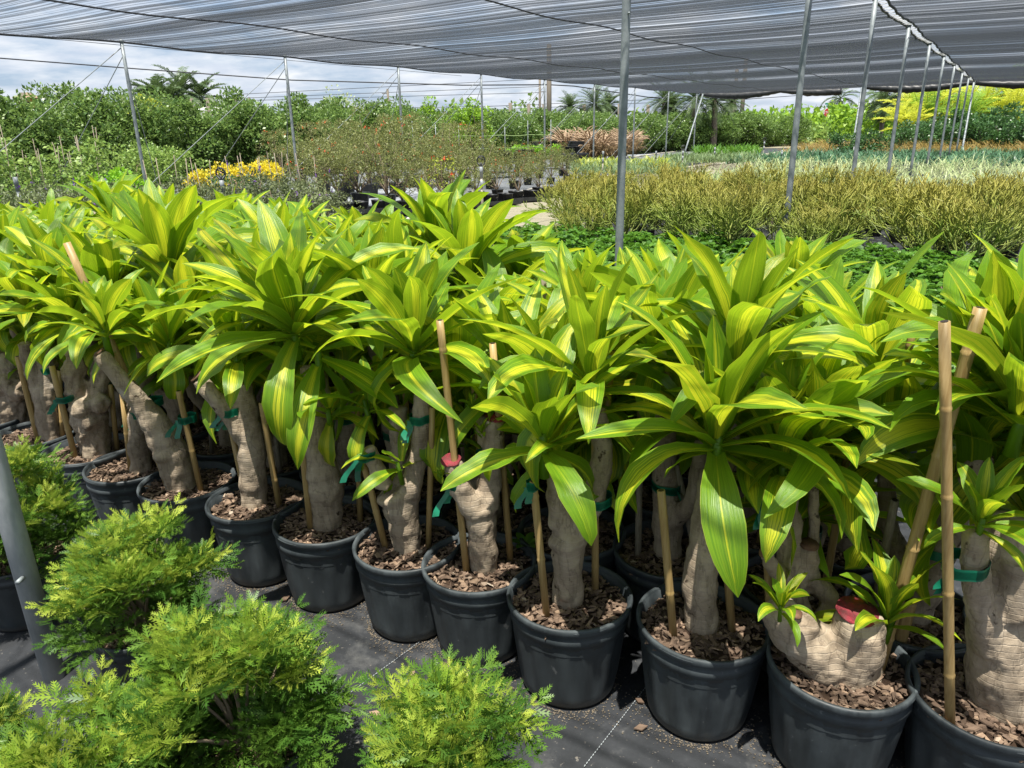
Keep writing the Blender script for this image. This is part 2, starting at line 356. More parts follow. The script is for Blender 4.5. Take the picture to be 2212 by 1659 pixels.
LEAF4 = np.array([[0, 0, 0], [.5, .32, .06], [1, 0, -.05], [.5, -.32, .06]])
def scatter(mb, P, D, size, g, up=0.35, jitter=0.8, tmpl=LEAF4, faces=((0, 1, 2, 3),), wid=1.0):
    """leaf-sized faces at points P pointing roughly along D"""
    n = len(P); D = D + g.normal(0, jitter, (n, 3)); D[:, 2] += up * g.uniform(-.5, 1, n); D /= np.linalg.norm(D, axis=1)[:, None] + 1e-9
    up_ = g.normal(0, .6, (n, 3)) + [0, 0, 1.0]; A = np.cross(up_, D); A /= np.linalg.norm(A, axis=1)[:, None] + 1e-9; B = np.cross(D, A)
    s = size * g.uniform(.6, 1.3, n); k = len(tmpl)
    V = P[:, None, :] + s[:, None, None] * (tmpl[None, :, 0, None] * D[:, None, :] + wid * tmpl[None, :, 1, None] * A[:, None, :] + tmpl[None, :, 2, None] * B[:, None, :])
    U = np.stack([np.repeat(g.uniform(0, 1, n)[:, None], k, 1), np.zeros((n, k))], -1)
    F = (np.arange(n)[:, None, None] * k + np.array(faces)[None]).reshape(-1, len(faces[0]))
    mb.add(V, F, U)
def lumps(g, nl, r, rz, z0, lump):
    """centres of foliage clumps inside an ellipsoid"""
    C = []
    while len(C) < nl:
        p = g.uniform(-1, 1, 3)
        if 0.15 < np.linalg.norm(p) < 1: C.append(p * [r, r, rz] + [0, 0, z0 + rz])
    return np.array(C), lump * g.uniform(.6, 1.25, nl)
def bush(seed, n, r, rz, z0, leaf, nl=26, lump=0.4, up=0.35, jitter=0.8, wid=1.0):
    g = np.random.default_rng(seed); mb = MB(); C, S = lumps(g, nl, r, rz, z0, lump)
    k = g.integers(0, nl, n); d = g.normal(0, 1, (n, 3)); d /= np.linalg.norm(d, axis=1)[:, None]
    d[:, 2] = np.abs(d[:, 2]) * np.where(g.uniform(0, 1, n) < .8, 1, -1)
    P = C[k] + d * (S[k] * g.uniform(.55, 1.05, n) ** .6)[:, None]; P[:, 2] = np.maximum(P[:, 2], z0 * .5 + .02)
    scatter(mb, P, d, leaf, g, up, jitter, wid=wid); return mb
def trunk_to(mb, C, r0=0.05, z0=0.0, n=6, g=rng):
    for c in C:
        m = np.array([c[0] * .35 + g.normal(0, .03), c[1] * .35 + g.normal(0, .03), z0 + (c[2] - z0) * .5])
        tube(mb, spline([[g.normal(0, r0), g.normal(0, r0), z0], m, c], 3), np.linspace(r0, r0 * .25, 7), n)

# ------------------------------------------------------------------ ground
def fabric(name, c0, c1, dust, amt):
    b = NB(name); o = b.node('TexCoord').outputs['Object']
    n = b.noise(1.3, o, 9, 0.65); nf = b.noise(9, o, 8, 0.7); w = b.node('TexWave'); w.inputs['Scale'].default_value = 120; b.lk(o, w.inputs['Vector'])
    c = b.mix(b.ramp(nf, .35, .7), c0, c1)
    c = b.mix(b.math('MULTIPLY', b.ramp(b.math('ADD', b.math('MULTIPLY', n, .6), b.math('MULTIPLY', nf, .45)), .54, .68), amt), c, dust)
    c = b.mix(b.math('MULTIPLY', b.ramp(b.noise(55, o, 4), .64, .68), .55), c, (.22, .20, .17))
    c = b.mix(b.math('MULTIPLY', b.ramp(b.noise(3.1, o, 5), .60, .66), .35), c, (.02, .02, .02))
    b.base(c, 0.62, 0.4); b.bump(b.math('ADD', b.math('MULTIPLY', w.outputs[1], .25), nf), 0.35, 0.006); return b.m
M_FAB = fabric('weed_fabric', (.018, .020, .023), (.034, .037, .042), (.12, .12, .115), .7)
M_FABL = fabric('pale_fabric', (.22, .24, .27), (.33, .35, .38), (.42, .43, .43), .6)
M_FABG = fabric('grey_fabric', (.10, .11, .12), (.16, .17, .18), (.26, .25, .23), .6)
M_GRAV = plain('gravel', (.20, .185, .13), (.29, .265, .195), 26, 0.95, 0.2, bump=0.6)
def sheet(name, pts, z, m, kind='structure'):
    mb = MB(); mb.add([[p[0], p[1], z] for p in pts], [list(range(len(pts)))]); o = mb.obj(name, m, smooth=False); o['kind'] = kind; return o
sheet('ground', [(-500, -60), (500, -60), (500, 900), (-500, 900)], 0, M_FAB)
sheet('grey_ground_cloth', [sw(7.5, -30)[:2], sw(7.5, -9.9)[:2], sw(60, -16.5)[:2], sw(75, -40)[:2]], .004, M_FABG)
pe = [(-1.9, 14.4), (-.54, 18), (2.0, 23), (6, 30.5), (12, 41), (20, 55)]
sheet('gravel_path', [(-2.4, 11.0)] + pe + [(22.6, 54), (14.6, 40), (8.6, 29.5), (4.6, 22), (2.2, 17), (1.2, 12), (0.9, 10.2)], .008, M_GRAV)
sheet('gravel_road', [gr(1330, 333)[:2], gr(1560, 322)[:2], gr(1790, 318)[:2], gr(1790, 309)[:2], gr(1600, 313)[:2], gr(1330, 322)[:2]], .012, M_GRAV)
for q in ([(1258, 352), (1430, 330), (1430, 318), (1250, 338)], [(1440, 322), (1640, 318), (1640, 303), (1545, 303)], [(1650, 300), (1790, 294), (1780, 277), (1660, 282)], [(560, 450), (960, 452), (940, 400), (640, 400)]):
    sheet('pale_ground_cloth', [gr(x, y)[:2] for x, y in q], .012, M_FABL)
# white sighting threads woven into the fabric
for a, b_ in (((640, 1585), (935, 1368)), ((1262, 1659), (1470, 1390)), ((250, 1215), (330, 1180))):
    A, B = gr(*a), gr(*b_); d = (B - A)[:2] / np.linalg.norm((B - A)[:2]); nn = np.array([-d[1], d[0]]); mb = MB(); Ln = np.linalg.norm(B - A); k = int(Ln / .011)
    for i in range(k):
        p = A[:2] + d * i * .011; e = p + d * .0075
        mb.add([[*(p + nn * .0011), .005], [*(p - nn * .0011), .005], [*(e - nn * .0011 + nn * .001), .005], [*(e + nn * .0011 + nn * .001), .005]], [[0, 1, 2, 3]])
    mb.obj('ground_fabric_thread', M_GREYPVC, smooth=False)['kind'] = 'structure'
# sand, washed out round the front pots, and loose chips on the fabric
M_SAND = plain('washed_sand', (.20, .165, .12), (.10, .085, .065), 60, .95, .2, bump=.6)

# ------------------------------------------------------------------ shade house: poles, cables, cloth
HT = 3.5; WL, WS, WR = -15.9, -2.2, 11.5; S0, S1 = -5.0, 44.6; SP = 4.3
def cloth_mat():
    b = NB('shade_cloth'); b.base((.05, .056, .066), .8, .2)
    tr = b.node('BsdfTransparent'); tl = b.node('BsdfTranslucent'); tl.inputs[0].default_value = (.20, .22, .26, 1)
    m = b.node('MixShader'); m.inputs[0].default_value = .55; b.lk(b.b.outputs[0], m.inputs[1]); b.lk(tl.outputs[0], m.inputs[2])
    m2 = b.node('MixShader'); m2.inputs[0].default_value = .36; b.lk(m.outputs[0], m2.inputs[1]); b.lk(tr.outputs[0], m2.inputs[2]); b.lk(m2.outputs[0], b.out.inputs[0]); return b.m
M_CLOTH = cloth_mat()
ROPES = [-6.8, -11.4, 2.4, 7.0]
def cloth_z(s, w, w0, w1):
    """sag between the cables and between the poles"""
    lines = sorted([w0, w1] + [r for r in ROPES if w0 < r < w1]); z = np.zeros_like(w)
    for a, b in zip(lines[:-1], lines[1:]):
        f = np.clip((w - a) / (b - a), 0, 1); z -= np.where((w >= a) & (w <= b), .025 * 4 * f * (1 - f), 0)
    f = (w - w0) / (w1 - w0); z -= .03 * 4 * f * (1 - f)
    z -= .05 * (1 - np.cos((s - .9) * 2 * math.pi / SP)) * .5
    return HT + z
def shade_panel(name, w0, w1, label):
    g = np.random.default_rng(5); mb = MB(); s = S0
    ws = np.linspace(w0, w1, 26)
    band = 0
    dens = 1.0
    while s < S1:
        if g.uniform() < .14: dens = g.uniform(.5, 1.6)
        h = .020 * g.lognormal(0, .42) * dens; tilt = .30
        hh = h * np.clip(1 + .35 * np.cumsum(g.normal(0, .35, 26)) * .5, .35, 1.9)
        so_ = s + np.cumsum(g.normal(0, .005, 26)); z = cloth_z(so_, ws, w0, w1) + g.normal(0, .004)
        p = ES[None] * so_[:, None] + EW[None] * ws[:, None]; q = ES[None] * (so_ - hh * tilt)[:, None] + EW[None] * ws[:, None]
        strip_mesh(mb, np.c_[p, z], np.c_[q, z - hh]); s += g.uniform(.045, .10)
    return tag(mb.obj(name, M_CLOTH), label, 'shade cloth')
shade_panel('shade_cloth', WL, WS - .07, 'striped black shade cloth spread from the left pole row to the laced seam')
shade_panel('shade_cloth', WS + .07, WR, 'striped black shade cloth on the right of the laced seam')
def cable(name, P, r, label, m=M_WIRE, sag=0.0, grp=None, cat='cable', n=5, k=24):
    P = [np.asarray(p, float) for p in P]
    if len(P) == 2:
        t = np.linspace(0, 1, k); Q = P[0] + (P[1] - P[0]) * t[:, None]; Q[:, 2] -= sag * 4 * t * (1 - t)
    else: Q = np.array(P)
    mb = MB(); tube(mb, Q, r, n); return tag(mb.obj(name, m), label, cat, grp)
def edge_line(w, zoff=0.0):
    s = np.arange(S0, S1 + .1, .43); return np.c_[ES[None] * s[:, None] + EW[None] * w, cloth_z(s, np.full_like(s, w), WL if w <= WS else WS, WS if w <= WS else WR) + zoff]
cable('edge_rope', edge_line(WL, -.03), .022, 'dark hem rope along the left edge of the shade cloth')
cable('support_rope', edge_line(ROPES[0], -.07), .014, 'dark rope sagging under the cloth, second from the seam', grp='ropes under the shade cloth')
cable('support_rope', edge_line(ROPES[1], -.07), .014, 'dark rope sagging under the cloth, nearest its left edge', grp='ropes under the shade cloth')
for i, w in enumerate(ROPES[2:]): cable('support_rope', edge_line(w, -.07), .014, ['dark rope just right of the laced seam', 'dark rope far right under the right cloth'][i], grp='ropes under the shade cloth')
# laced seam
t = thing('laced_seam', 'white cord lacing two dark cloth edges together above the pole row', 'seam', sw(S0, WS, HT))
for dw in (-.07, .07):
    mb = MB(); Q = edge_line(WS, -.02) - np.array([*sw(S0, WS, HT)]) + np.array([*EW, 0]) * dw
    ss = np.arange(len(Q)); Q[:, :2] += EW[None] * (np.abs(np.sin(ss * 1.57)) * .03)[:, None] * np.sign(dw); tube(mb, Q, .022, 6); mb.obj('hem', M_WIRE, t)
mb = MB(); s = np.arange(S0, S1, .16); Q = np.c_[ES[None] * s[:, None] + EW[None] * (WS + .07 * (-1.0) ** np.arange(len(s)))[:, None], cloth_z(s, np.full_like(s, WS), WL, WS) - .03] - sw(S0, WS, HT)
tube(mb, Q, .0045, 4); mb.obj('lacing_cord', M_LACE, t)
# poles
M_GALV_LIT = plain('lit_galvanised_steel', (.24, .265, .275), (.38, .40, .41), 7, .5, .5, .1, .15, stretch=(3, 3, 1))  # lighter copy of the same steel for the near pole, without the painted shade
def pole(base, top, r, label, extra=(), m=M_GALV_SHADE):
    o = thing('steel_pole', label, 'pole', base, group='poles of the shade house'); v = np.asarray(top, float) - np.asarray(base, float)
    mb = MB(); tube(mb, [v * f for f in np.linspace(0, 1, 6)], r, 14); mb.obj('post', m, o)
    mb = MB(); tube(mb, [v * .995, v * .995 + [0, 0, .05]], r * 1.25, 10); mb.obj('cap', M_GALV_SHADE, o)
    for z in extra:
        mb = MB(); f = z / v[2];         tube(mb, [v * f + [r * .4, -r, .015], v * f + [r * .4, -r * 1.8, .015]], .007, 6); mb.obj('clamp', M_GALV_SHADE, o)
    return o
def guy(a, b, r=.007): pass
for i in range(9):
    s = 9.7 + SP * i; a = sw(s, WL); a[2] = 0; b = a + [0, 0, HT - .02]
    pole(a, b, .036, 'steel pole under the cloth edge, %s from the left' % nth(i + 1), (1.15,))
    nm = nth(i + 1)
    for j, (ds, dw, zz_) in enumerate(((-3.9, -1.6, 3.40), (-.6, -3.4, 3.25), (2.2, -3.0, 3.1))):
        e = sw(s + ds, WL + dw, .05); cable('guy_wire', [b - [0, 0, HT - zz_], e], .009, 'slanting guy wire %s of the %s pole from the left' % (['leftward', 'straight out', 'rightward'][j], nm), M_GALV_SHADE, grp='guy wires of the pole row')
cable('overhead_cable', [sw(5, WL - .25, 3.46), sw(22, WL - .4, 3.40)], .006, 'thin cable just below the cloth hem beyond the pole row')
for i in range(11):
    s = .9 + SP * i
    lab = ['stained steel pole at the lower left beside the feathery shrubs', 'thick steel pole standing behind the striped plants in the middle'][i] if i < 2 else 'steel pole under the laced seam, %s counting from the middle' % nth(i)
    a = sw(s, WS)
    if i == 0: a = gr(118, 1462); a[2] = 0; b = at(-40, 900, 1.90) ; b = a + (b - a) * ((HT - .05) / (b - a)[2])
    elif i == 1: a = sw(4.95, WS - .1); b = a + [0, 0, HT - .03]
    else: b = a + [0, 0, HT - .03]
    pole(a, b, (.032, .029, .036)[min(i, 2)], lab, m=M_GALV_LIT if i == 0 else M_GALV_SHADE, extra=(.37,) if i == 0 else ((2.3,) if i == 1 else ()))
for i, (s, w, dx) in enumerate(((44.3, WL + .3, -1.4), (44.3, WS, -1.2), (44.4, -7.2, -1.0))):
    a = sw(s, w) + [dx, -2.0, 0]; b = sw(s, w, HT - .05); pole(a, b, .045, ['pale brace leaning at the far left corner of the cloth', 'pale brace leaning at the far end of the seam', 'leaning brace midway along the far cloth edge'][i])
# rolled cloth hanging from the far edge
def roll(w0, w1, label):
    mb = MB(); w = np.linspace(w0, w1, 60); f = np.abs(np.sin((w - w0) * math.pi / 4.57)); z = HT - .08 - .16 * f
    Q = np.c_[ES[None] * S1 + EW[None] * w[:, None], z]; tube(mb, Q, .10 + .09 * f, 9, jit=.08); tag(mb.obj('cloth_roll', M_BLACK), label, 'cloth roll')
roll(WL, -8.2, 'black cloth rolled up in swags on the left half of the far edge')
roll(-7.0, WS, 'black cloth rolled up in swags left of the seam end')
roll(WS, WR, 'black cloth rolled up along the far edge right of the seam')
cable('edge_rope', [sw(S1, WL, HT), sw(S1, WR, HT)], .025, 'straight pale cable along the far edge of the cloth', M_GREYPVC)

# ------------------------------------------------------------------ potted dracaenas
def pot_mesh(r=.178, h=.30):
    mb = MB(); t = np.linspace(0, 1, 9); rb = r * .80
    prof = [(0, .004), (rb * .94, .004), (rb, .018)] + [(rb + (r * .955 - rb) * f, .018 + (h - .075) * f) for f in t[1:]]
    prof += [(r * .985, h - .055), (r * .985, h - .035), (r * .965, h - .032), (r, h - .012), (r * 1.02, h - .004), (r * 1.02, h), (r * .965, h - .001), (r * .955, h - .05), (r * .94, h - .09)]
    def rib(z, th):
        k = np.clip((z - .03) / .03, 0, 1) * np.clip((h - .08 - z) / .03, 0, 1)
        return k * .0028 * np.clip(np.cos(th * 14) * 3, -1, 1) + 0.0015 * np.sin(3 * th)
    lathe(mb, prof, 84, rib); return mb
POT = pot_mesh().mesh('pot', M_POT)
def rim_mesh(r=.178, h=.30):
    mb = MB(); lathe(mb, [(r * .962, h - .006), (r * .975, h + .006), (r * 1.02, h + .007), (r * 1.032, h + .001), (r * 1.03, h - .009), (r * 1.015, h - .014)], 64, lambda z, th: .0025 * np.sin(2 * th + 1)); return mb
RIM = rim_mesh().mesh('rim', M_POT)
def soil_mesh():
    mb = MB(); lathe(mb, [(.169, .262), (.12, .272), (.06, .278), (0.001, .28)], 32); return mb
SOIL = soil_mesh().mesh('soil', M_SOIL)
def chips_mesh(seed, n=560, R_=.163, z0=.272, big=1.0):
    g = np.random.default_rng(seed); mb = MB()
    for i in range(n):
        a = g.uniform(0, 6.28); r = R_ * math.sqrt(g.uniform(.02, 1)); l = g.uniform(.008, .024) * big; w = l * g.uniform(.3, .8); th = g.uniform(.0008, .0024)
        k = 6; an = np.sort(g.uniform(0, 6.28, k)); P = np.c_[l * np.cos(an) * g.uniform(.6, 1, k), w * np.sin(an) * g.uniform(.6, 1, k)]
        V = np.vstack([np.c_[P, np.full(k, -th)], np.c_[P * .9, np.full(k, th)]])
        Rm = np.array((Matrix.Rotation(g.uniform(0, 6.28), 3, 'Z') @ Matrix.Rotation(g.normal(0, .4), 3, 'X') @ Matrix.Rotation(g.normal(0, .3), 3, 'Y')))
        V = V @ Rm.T + [r * math.cos(a), r * math.sin(a), z0 + .006 * (1 - r / R_) + g.uniform(0, .012)]
        F = [list(range(k))[::-1], [k + q for q in range(k)]] + [[q, (q + 1) % k, k + (q + 1) % k, k + q] for q in range(k)]
        mb.add(V, F, np.tile([[g.beta(1.8, 2.0), 0]], (2 * k, 1)))
    return mb
CHIPS = [chips_mesh(i).mesh('bark_mulch', M_CHIP, False) for i in range(3)]
def add_pot(t, k, sc_=1.0):
    p = obm('pot', POT, t); q = obm('rim', RIM, p); s_ = obm('soil', SOIL, p); c = obm('bark_mulch', CHIPS[k % 3], t); c.rotation_euler = (0, 0, k * 1.7); p.rotation_euler = (0, 0, k * .9)
    return p
def stake(t, a, b, r=.011, m=M_BAMBOO):
    a, b = np.asarray(a, float), np.asarray(b, float); L = np.linalg.norm(b - a); d = (b - a) / L; mb = MB(); P = []; rr = []
    z = 0.0; k = 0.09 + rng.uniform(0, .12)
    while z < L:
        P.append(a + d * z); rr.append(r)
        if z + k < L - .02:
            P += [a + d * (z + k - .005), a + d * (z + k), a + d * (z + k + .005)]; rr += [r, r * 1.13, r * .98]
        z += k + .01; k = rng.uniform(.17, .26)
    P.append(b); rr.append(r * .97); tube(mb, P, rr, 10); o = mb.obj('bamboo_stake', m, t)
    mb = MB(); _, A, B = frame(d); th = np.arange(10) * .628
    mb.add([b + d * .0015 + r * .66 * (math.cos(x) * A + math.sin(x) * B) for x in th], [list(range(10))]); mb.obj('hollow_end', M_HOLLOW, o, smooth=False); return o
def tie(t, c, rx, ry, seed, tail=True, tilt=.1):
    g = np.random.default_rng(seed); mb = MB(); c = np.asarray(c, float); n = 20; th = np.linspace(0, 2 * math.pi, n + 1); rz_ = g.uniform(-.4, .4)
    P = np.c_[rx * np.cos(th), ry * np.sin(th), tilt * rx * np.cos(th) + .002 * np.sin(5 * th)] @ rotz(rz_).T + c
    for k in range(2): strip_mesh(mb, P + [0, 0, .011 + k * .006], P * 1 + [0, 0, -.011 + k * .004])
    if tail:
        for k in range(2):
            p0 = c + np.array([-rx * .95, -ry * .4, 0]); d = np.array([g.normal(-.25, .3), g.normal(-.3, .2), -1]); L = g.uniform(.035, .08)
            Q = np.array([p0 + d * L * f + [.006 * math.sin(5 * f + k), 0, 0] for f in np.linspace(0, 1, 6)]); w = np.array([.009, .002, 0]); strip_mesh(mb, Q - w * np.linspace(1, 1.2, 6)[:, None], Q + w)
    return mb.obj('green_tie', M_TIE, t)
def trunk(t, limbs, seed, vox=.0065, disp=.012, knobs=()):
    """limbs: polylines of (x, y, z, r); they are fused into one skin"""
    g = np.random.default_rng(seed); mb = MB()
    for l in limbs:
        l = np.asarray(l, float); P = spline(l[:, :3], 5); r = np.interp(np.linspace(0, len(l) - 1, len(P)), range(len(l)), l[:, 3])
        r = r * (1 + .05 * np.sin(np.arange(len(P)) * 1.9 + g.uniform(0, 6))); tube(mb, P, r, 14, jit=.02)
    for (x, y, z, r) in knobs:
        b_ = np.array([[math.cos(a) * math.cos(e), math.sin(a) * math.cos(e), math.sin(e)] for e in np.linspace(-1.4, 1.4, 6) for a in np.arange(10) * .628]) * r * [1, 1, .85] + [x, y, z]
        F = [[i * 10 + j, i * 10 + (j + 1) % 10, (i + 1) * 10 + (j + 1) % 10, (i + 1) * 10 + j] for i in range(5) for j in range(10)] + [list(range(10))[::-1], [50 + j for j in range(10)]]
        mb.add(b_, F)
    o = mb.obj('trunk', M_BARK, t)
    if vox:
        m = o.modifiers.new('fuse', 'REMESH'); m.mode = 'VOXEL'; m.voxel_size = vox; m.use_smooth_shade = True
        s = o.modifiers.new('soften', 'SMOOTH'); s.factor = .5; s.iterations = 4
        tx = bpy.data.textures.get('lumpy') or bpy.data.textures.new('lumpy', 'CLOUDS'); tx.noise_scale = .05; tx.noise_depth = 3
        d = o.modifiers.new('lumps', 'DISPLACE'); d.texture = tx; d.strength = disp; d.mid_level = .5; d.texture_coords = 'LOCAL'
    return o
def cut_face(tr, c, d, r, m=M_CUT):
    mb = MB(); c = np.asarray(c, float); d, A, B = frame(d); k = 18; th = np.arange(k) * 2 * math.pi / k; rr = r * (1 + rng.normal(0, .05, k))
    V = [c + d * .006 + rr[i] * (math.cos(th[i]) * A + math.sin(th[i]) * B) for i in range(k)] + [c - d * .01 + rr[i] * .98 * (math.cos(th[i]) * A + math.sin(th[i]) * B) for i in range(k)]
    V = [v - d * .004 if i < k else v + d * .007 for i, v in enumerate(V)]; mb.add(V + [c - d * .002], [[i, (i + 1) % k, 2 * k] for i in range(k)] + [[i, k + i, k + (i + 1) % k, (i + 1) % k] for i in range(k)]); mb.obj('sealed_cut', m, tr); return
ROWG = 'potted striped dracaenas in rows'
LN = 1.0
def front(px, py, label, D=None, limbs=(), knobs=(), ros=(), stakes=(), ties=(), cuts=(), seed=1, k=0, disp=.012, potr=1.0):
    """one front-row plant; its pieces are given as picture points on the plant's own depth, with a depth offset in metres"""
    c = gr(px, py, .30); o = np.array([c[0], c[1], 0]); D = c[1]
    dep = lambda p: (p - [0, 0, HC]) @ FWD / FPX
    def P(x, y, dy=0.0): return at(x, y, D + dy) - o
    t = thing('potted_dracaena', label, 'potted plant', o, group=ROWG); add_pot(t, k).scale = (potr, potr, 1)
    LL = []
    for l in limbs: LL.append([(*P(x, y, dy), r * (.84 if r < 60 else .92) * dep(at(x, y, D + dy))) for (x, y, r, dy) in l])
    for l in LL:      # stand in the soil, not on it
        if l[0][2] < .36: x, y, z, r = l[0]; l[0] = (x, y, .262, r)
    gk = np.random.default_rng(seed); kn = []
    for l in LL:
        for q in range(2):
            j = int(gk.integers(0, len(l) - 1)); f = gk.uniform(0, 1); pa = np.array(l[j]) * (1 - f) + np.array(l[j + 1]) * f; a = gk.uniform(0, 6.28); kn.append((pa[0] + math.cos(a) * pa[3] * .75, pa[1] + math.sin(a) * pa[3] * .75, max(.29, pa[2]), pa[3] * gk.uniform(.35, .6)))
    tr = trunk(t, LL, seed, disp=disp * 1.3, knobs=kn + [(*P(x, y, dy), r * dep(at(x, y, D + dy))) for (x, y, r, dy) in knobs])
    for (x, y, dy, L, nl, lo, hi, lx, ly, sd) in ros:
        mb = MB(); rosette(mb, (0, 0, 0), L, nl, None, lo, hi, (lx, ly), sd); mb.obj('leaf_rosette', M_DR, t, tuple(P(x, y, dy)))
    for (x0, y0, x1, y1, dy, r) in stakes:
        a = P(x0, y0, dy); b = P(x1, y1, dy); a = b + (a - b) * ((.265 - b[2]) / (a[2] - b[2])); stake(t, a, b, r)
    for i, (x, y, dy, rx) in enumerate(ties): tie(t, P(x, y, dy), rx * .86, rx * .8, seed * 10 + i)
    for (x, y, dy, d, r, m) in cuts: cut_face(tr, P(x, y, dy), d, r, m)
    return t
B_ = .011
front(2140, 1500, 'thickest potted dracaena at the right edge, green tie on its side branch', k=0, seed=11,
      limbs=[[(2165, 1560, 78, 0), (2160, 1420, 72, 0), (2165, 1260, 66, .02), (2170, 1120, 58, .04)], [(2140, 1400, 45, -.02), (2112, 1290, 36, -.03), (2105, 1140, 29, -.02)], [(2190, 1330, 50, -.03), (2205, 1210, 40, -.03)]],
      ros=[(2112, 1150, -.03, .16, 14, -10, 80, -.1, -.3, 5), (2195, 930, .06, .34, 18, 5, 84, .1, -.1, 6), (2120, 890, .28, .40, 22, 15, 88, -.2, .1, 8), (2240, 960, .12, .36, 16, 8, 85, -.2, 0, 9), (2225, 870, .2, .40, 18, 20, 88, .1, .1, 10)],
      stakes=[(2052, 1530, 2040, 695, -.06, B_), (1990, 1120, 2118, 665, .12, .0145)], ties=[(2085, 1222, -.03, .055)])
front(1815, 1428, 'potted dracaena cut to a squat two-lobed stump with a red sealed cut', k=1, seed=12, disp=.014, potr=1.0,
      limbs=[[(1815, 1455, 70, 0), (1765, 1405, 66, 0), (1712, 1360, 58, 0), (1672, 1310, 42, .0)], [(1825, 1450, 70, 0), (1850, 1390, 66, -.02), (1856, 1326, 56, -.02)],
             [(1765, 1370, 40, .08), (1790, 1300, 26, .12), (1752, 1245, 22, .12), (1748, 1180, 23, .11)], [(1740, 1360, 40, .1), (1712, 1265, 34, .13), (1700, 1130, 36, .14), (1690, 1050, 34, .15)], [(1715, 1270, 24, .11), (1670, 1225, 20, .09), (1655, 1195, 18, .08)], [(1755, 1190, 16, .16), (1758, 1080, 14, .16), (1752, 1000, 13, .17)]],
      knobs=[(1735, 1352, 34, -.02), (1868, 1385, 44, -.03)],
      ros=[(1686, 1325, -.06, .10, 12, 5, 85, -.1, -.1, 15), (1915, 1358, -.02, .19, 15, 10, 85, .3, .0, 16), (1752, 985, .17, .30, 18, -10, 85, .2, 0, 17), (1690, 1030, .15, .34, 20, 0, 86, 0, 0, 18)],
      stakes=[(1932, 1428, 1965, 1300, .08, .018), (1660, 1255, 1650, 1040, .16, B_)], ties=[(1668, 1080, .13, .05)],
      cuts=[(1852, 1320, -.02, (.10, -.18, 1), .052, M_CUT), (1748, 1176, .11, (0, -.2, 1), .024, M_CUTB), (1654, 1192, .08, (-.4, -.2, .8), .018, M_CUTB), (1720, 1325, -.03, (.2, -.3, 1), .016, M_CUTB)])
front(1518, 1340, 'potted dracaena with one straight trunk under the largest drooping rosette, two stakes', k=2, seed=13,
      limbs=[[(1517, 1350, 40, 0), (1513, 1260, 46, 0), (1527, 1150, 44, .01), (1545, 1020, 38, .02)], [(1530, 1130, 30, .05), (1575, 960, 24, .1), (1585, 850, 22, .12)]],
      ros=[(1545, 985, -.02, .42, 26, -30, 84, 0, -.35, 25), (1588, 815, .10, .37, 20, 10, 86, .05, .1, 26)],
      stakes=[(1452, 1340, 1428, 1060, -.03, B_), (1580, 1345, 1555, 1040, -.02, B_)])
front(1230, 1285, 'potted dracaena with a Y-shaped trunk and ring-marked base, stake in front of it', k=3, seed=14,
      limbs=[[(1226, 1300, 38, 0), (1228, 1200, 42, 0), (1232, 1150, 48, 0)], [(1222, 1160, 36, 0), (1208, 1090, 30, 0), (1200, 1020, 27, 0)], [(1246, 1150, 36, .0), (1280, 1080, 32, .02), (1300, 990, 28, .04), (1290, 880, 24, .06)]],
      ros=[(1175, 985, -.08, .31, 19, -30, 82, -.1, -.35, 31), (1278, 860, .04, .37, 22, -5, 86, 0, 0, 32), (1205, 1000, .0, .22, 10, 0, 80, .2, .3, 33)],
      stakes=[(1176, 1282, 1152, 1040, -.06, B_), (1286, 1240, 1285, 702, .05, B_)], ties=[(1291, 1082, .02, .048), (1150, 1050, -.06, .02)])
front(1035, 1213, 'potted dracaena with two pruned forks, each with a red sealed cut', k=4, seed=15,
      limbs=[[(1045, 1210, 36, 0), (1040, 1130, 40, 0), (1035, 1090, 46, 0)], [(1020, 1100, 32, -.02), (995, 1050, 26, -.02), (977, 998, 25, -.02)], [(1050, 1095, 34, 0), (1062, 1010, 28, .02), (1068, 905, 27, .03)], [(1046, 960, 18, .05), (1040, 895, 18, .06)]],
      ros=[(955, 1030, -.04, .035, 8, 20, 80, -.3, 0, 41), (1040, 938, .0, .05, 9, 10, 80, -.4, 0, 42), (1020, 880, .05, .05, 8, 10, 80, -.4, 0, 43), (1110, 850, .16, .36, 18, -10, 84, 0, 0, 44)],
      stakes=[(1002, 1180, 950, 692, -.02, B_), (1102, 1200, 1064, 742, .04, B_)], ties=[(990, 1048, -.02, .036), (1052, 985, .0, .04)],
      cuts=[(974, 993, -.02, (-.1, -.25, 1), .031, M_CUT), (1070, 899, .03, (.05, -.3, 1), .031, M_CUT), (1040, 890, .06, (0, -.2, 1), .02, M_CUTB)])
front(880, 1172, 'potted dracaena with a wide forked goblet trunk and small rosette in the fork', k=5, seed=16,
      limbs=[[(880, 1165, 34, 0), (868, 1100, 46, 0), (850, 1060, 50, 0)], [(830, 1050, 24, -.02), (808, 1000, 20, -.02), (795, 965, 19, -.02)], [(882, 1070, 30, -.01), (903, 980, 24, 0), (915, 840, 24, .02)], [(862, 1040, 26, .05), (862, 950, 24, .06), (858, 880, 24, .07)]],
      ros=[(868, 1022, -.05, .17, 6, -20, 60, -.2, -.3, 51), (895, 782, .02, .37, 22, -20, 86, -.05, -.1, 52), (800, 900, .06, .22, 12, -20, 80, -.3, 0, 53)],
      stakes=[(926, 1150, 934, 880, .0, .010), (822, 1140, 775, 960, .0, B_)], ties=[(908, 905, .01, .04), (792, 985, -.03, .034)])
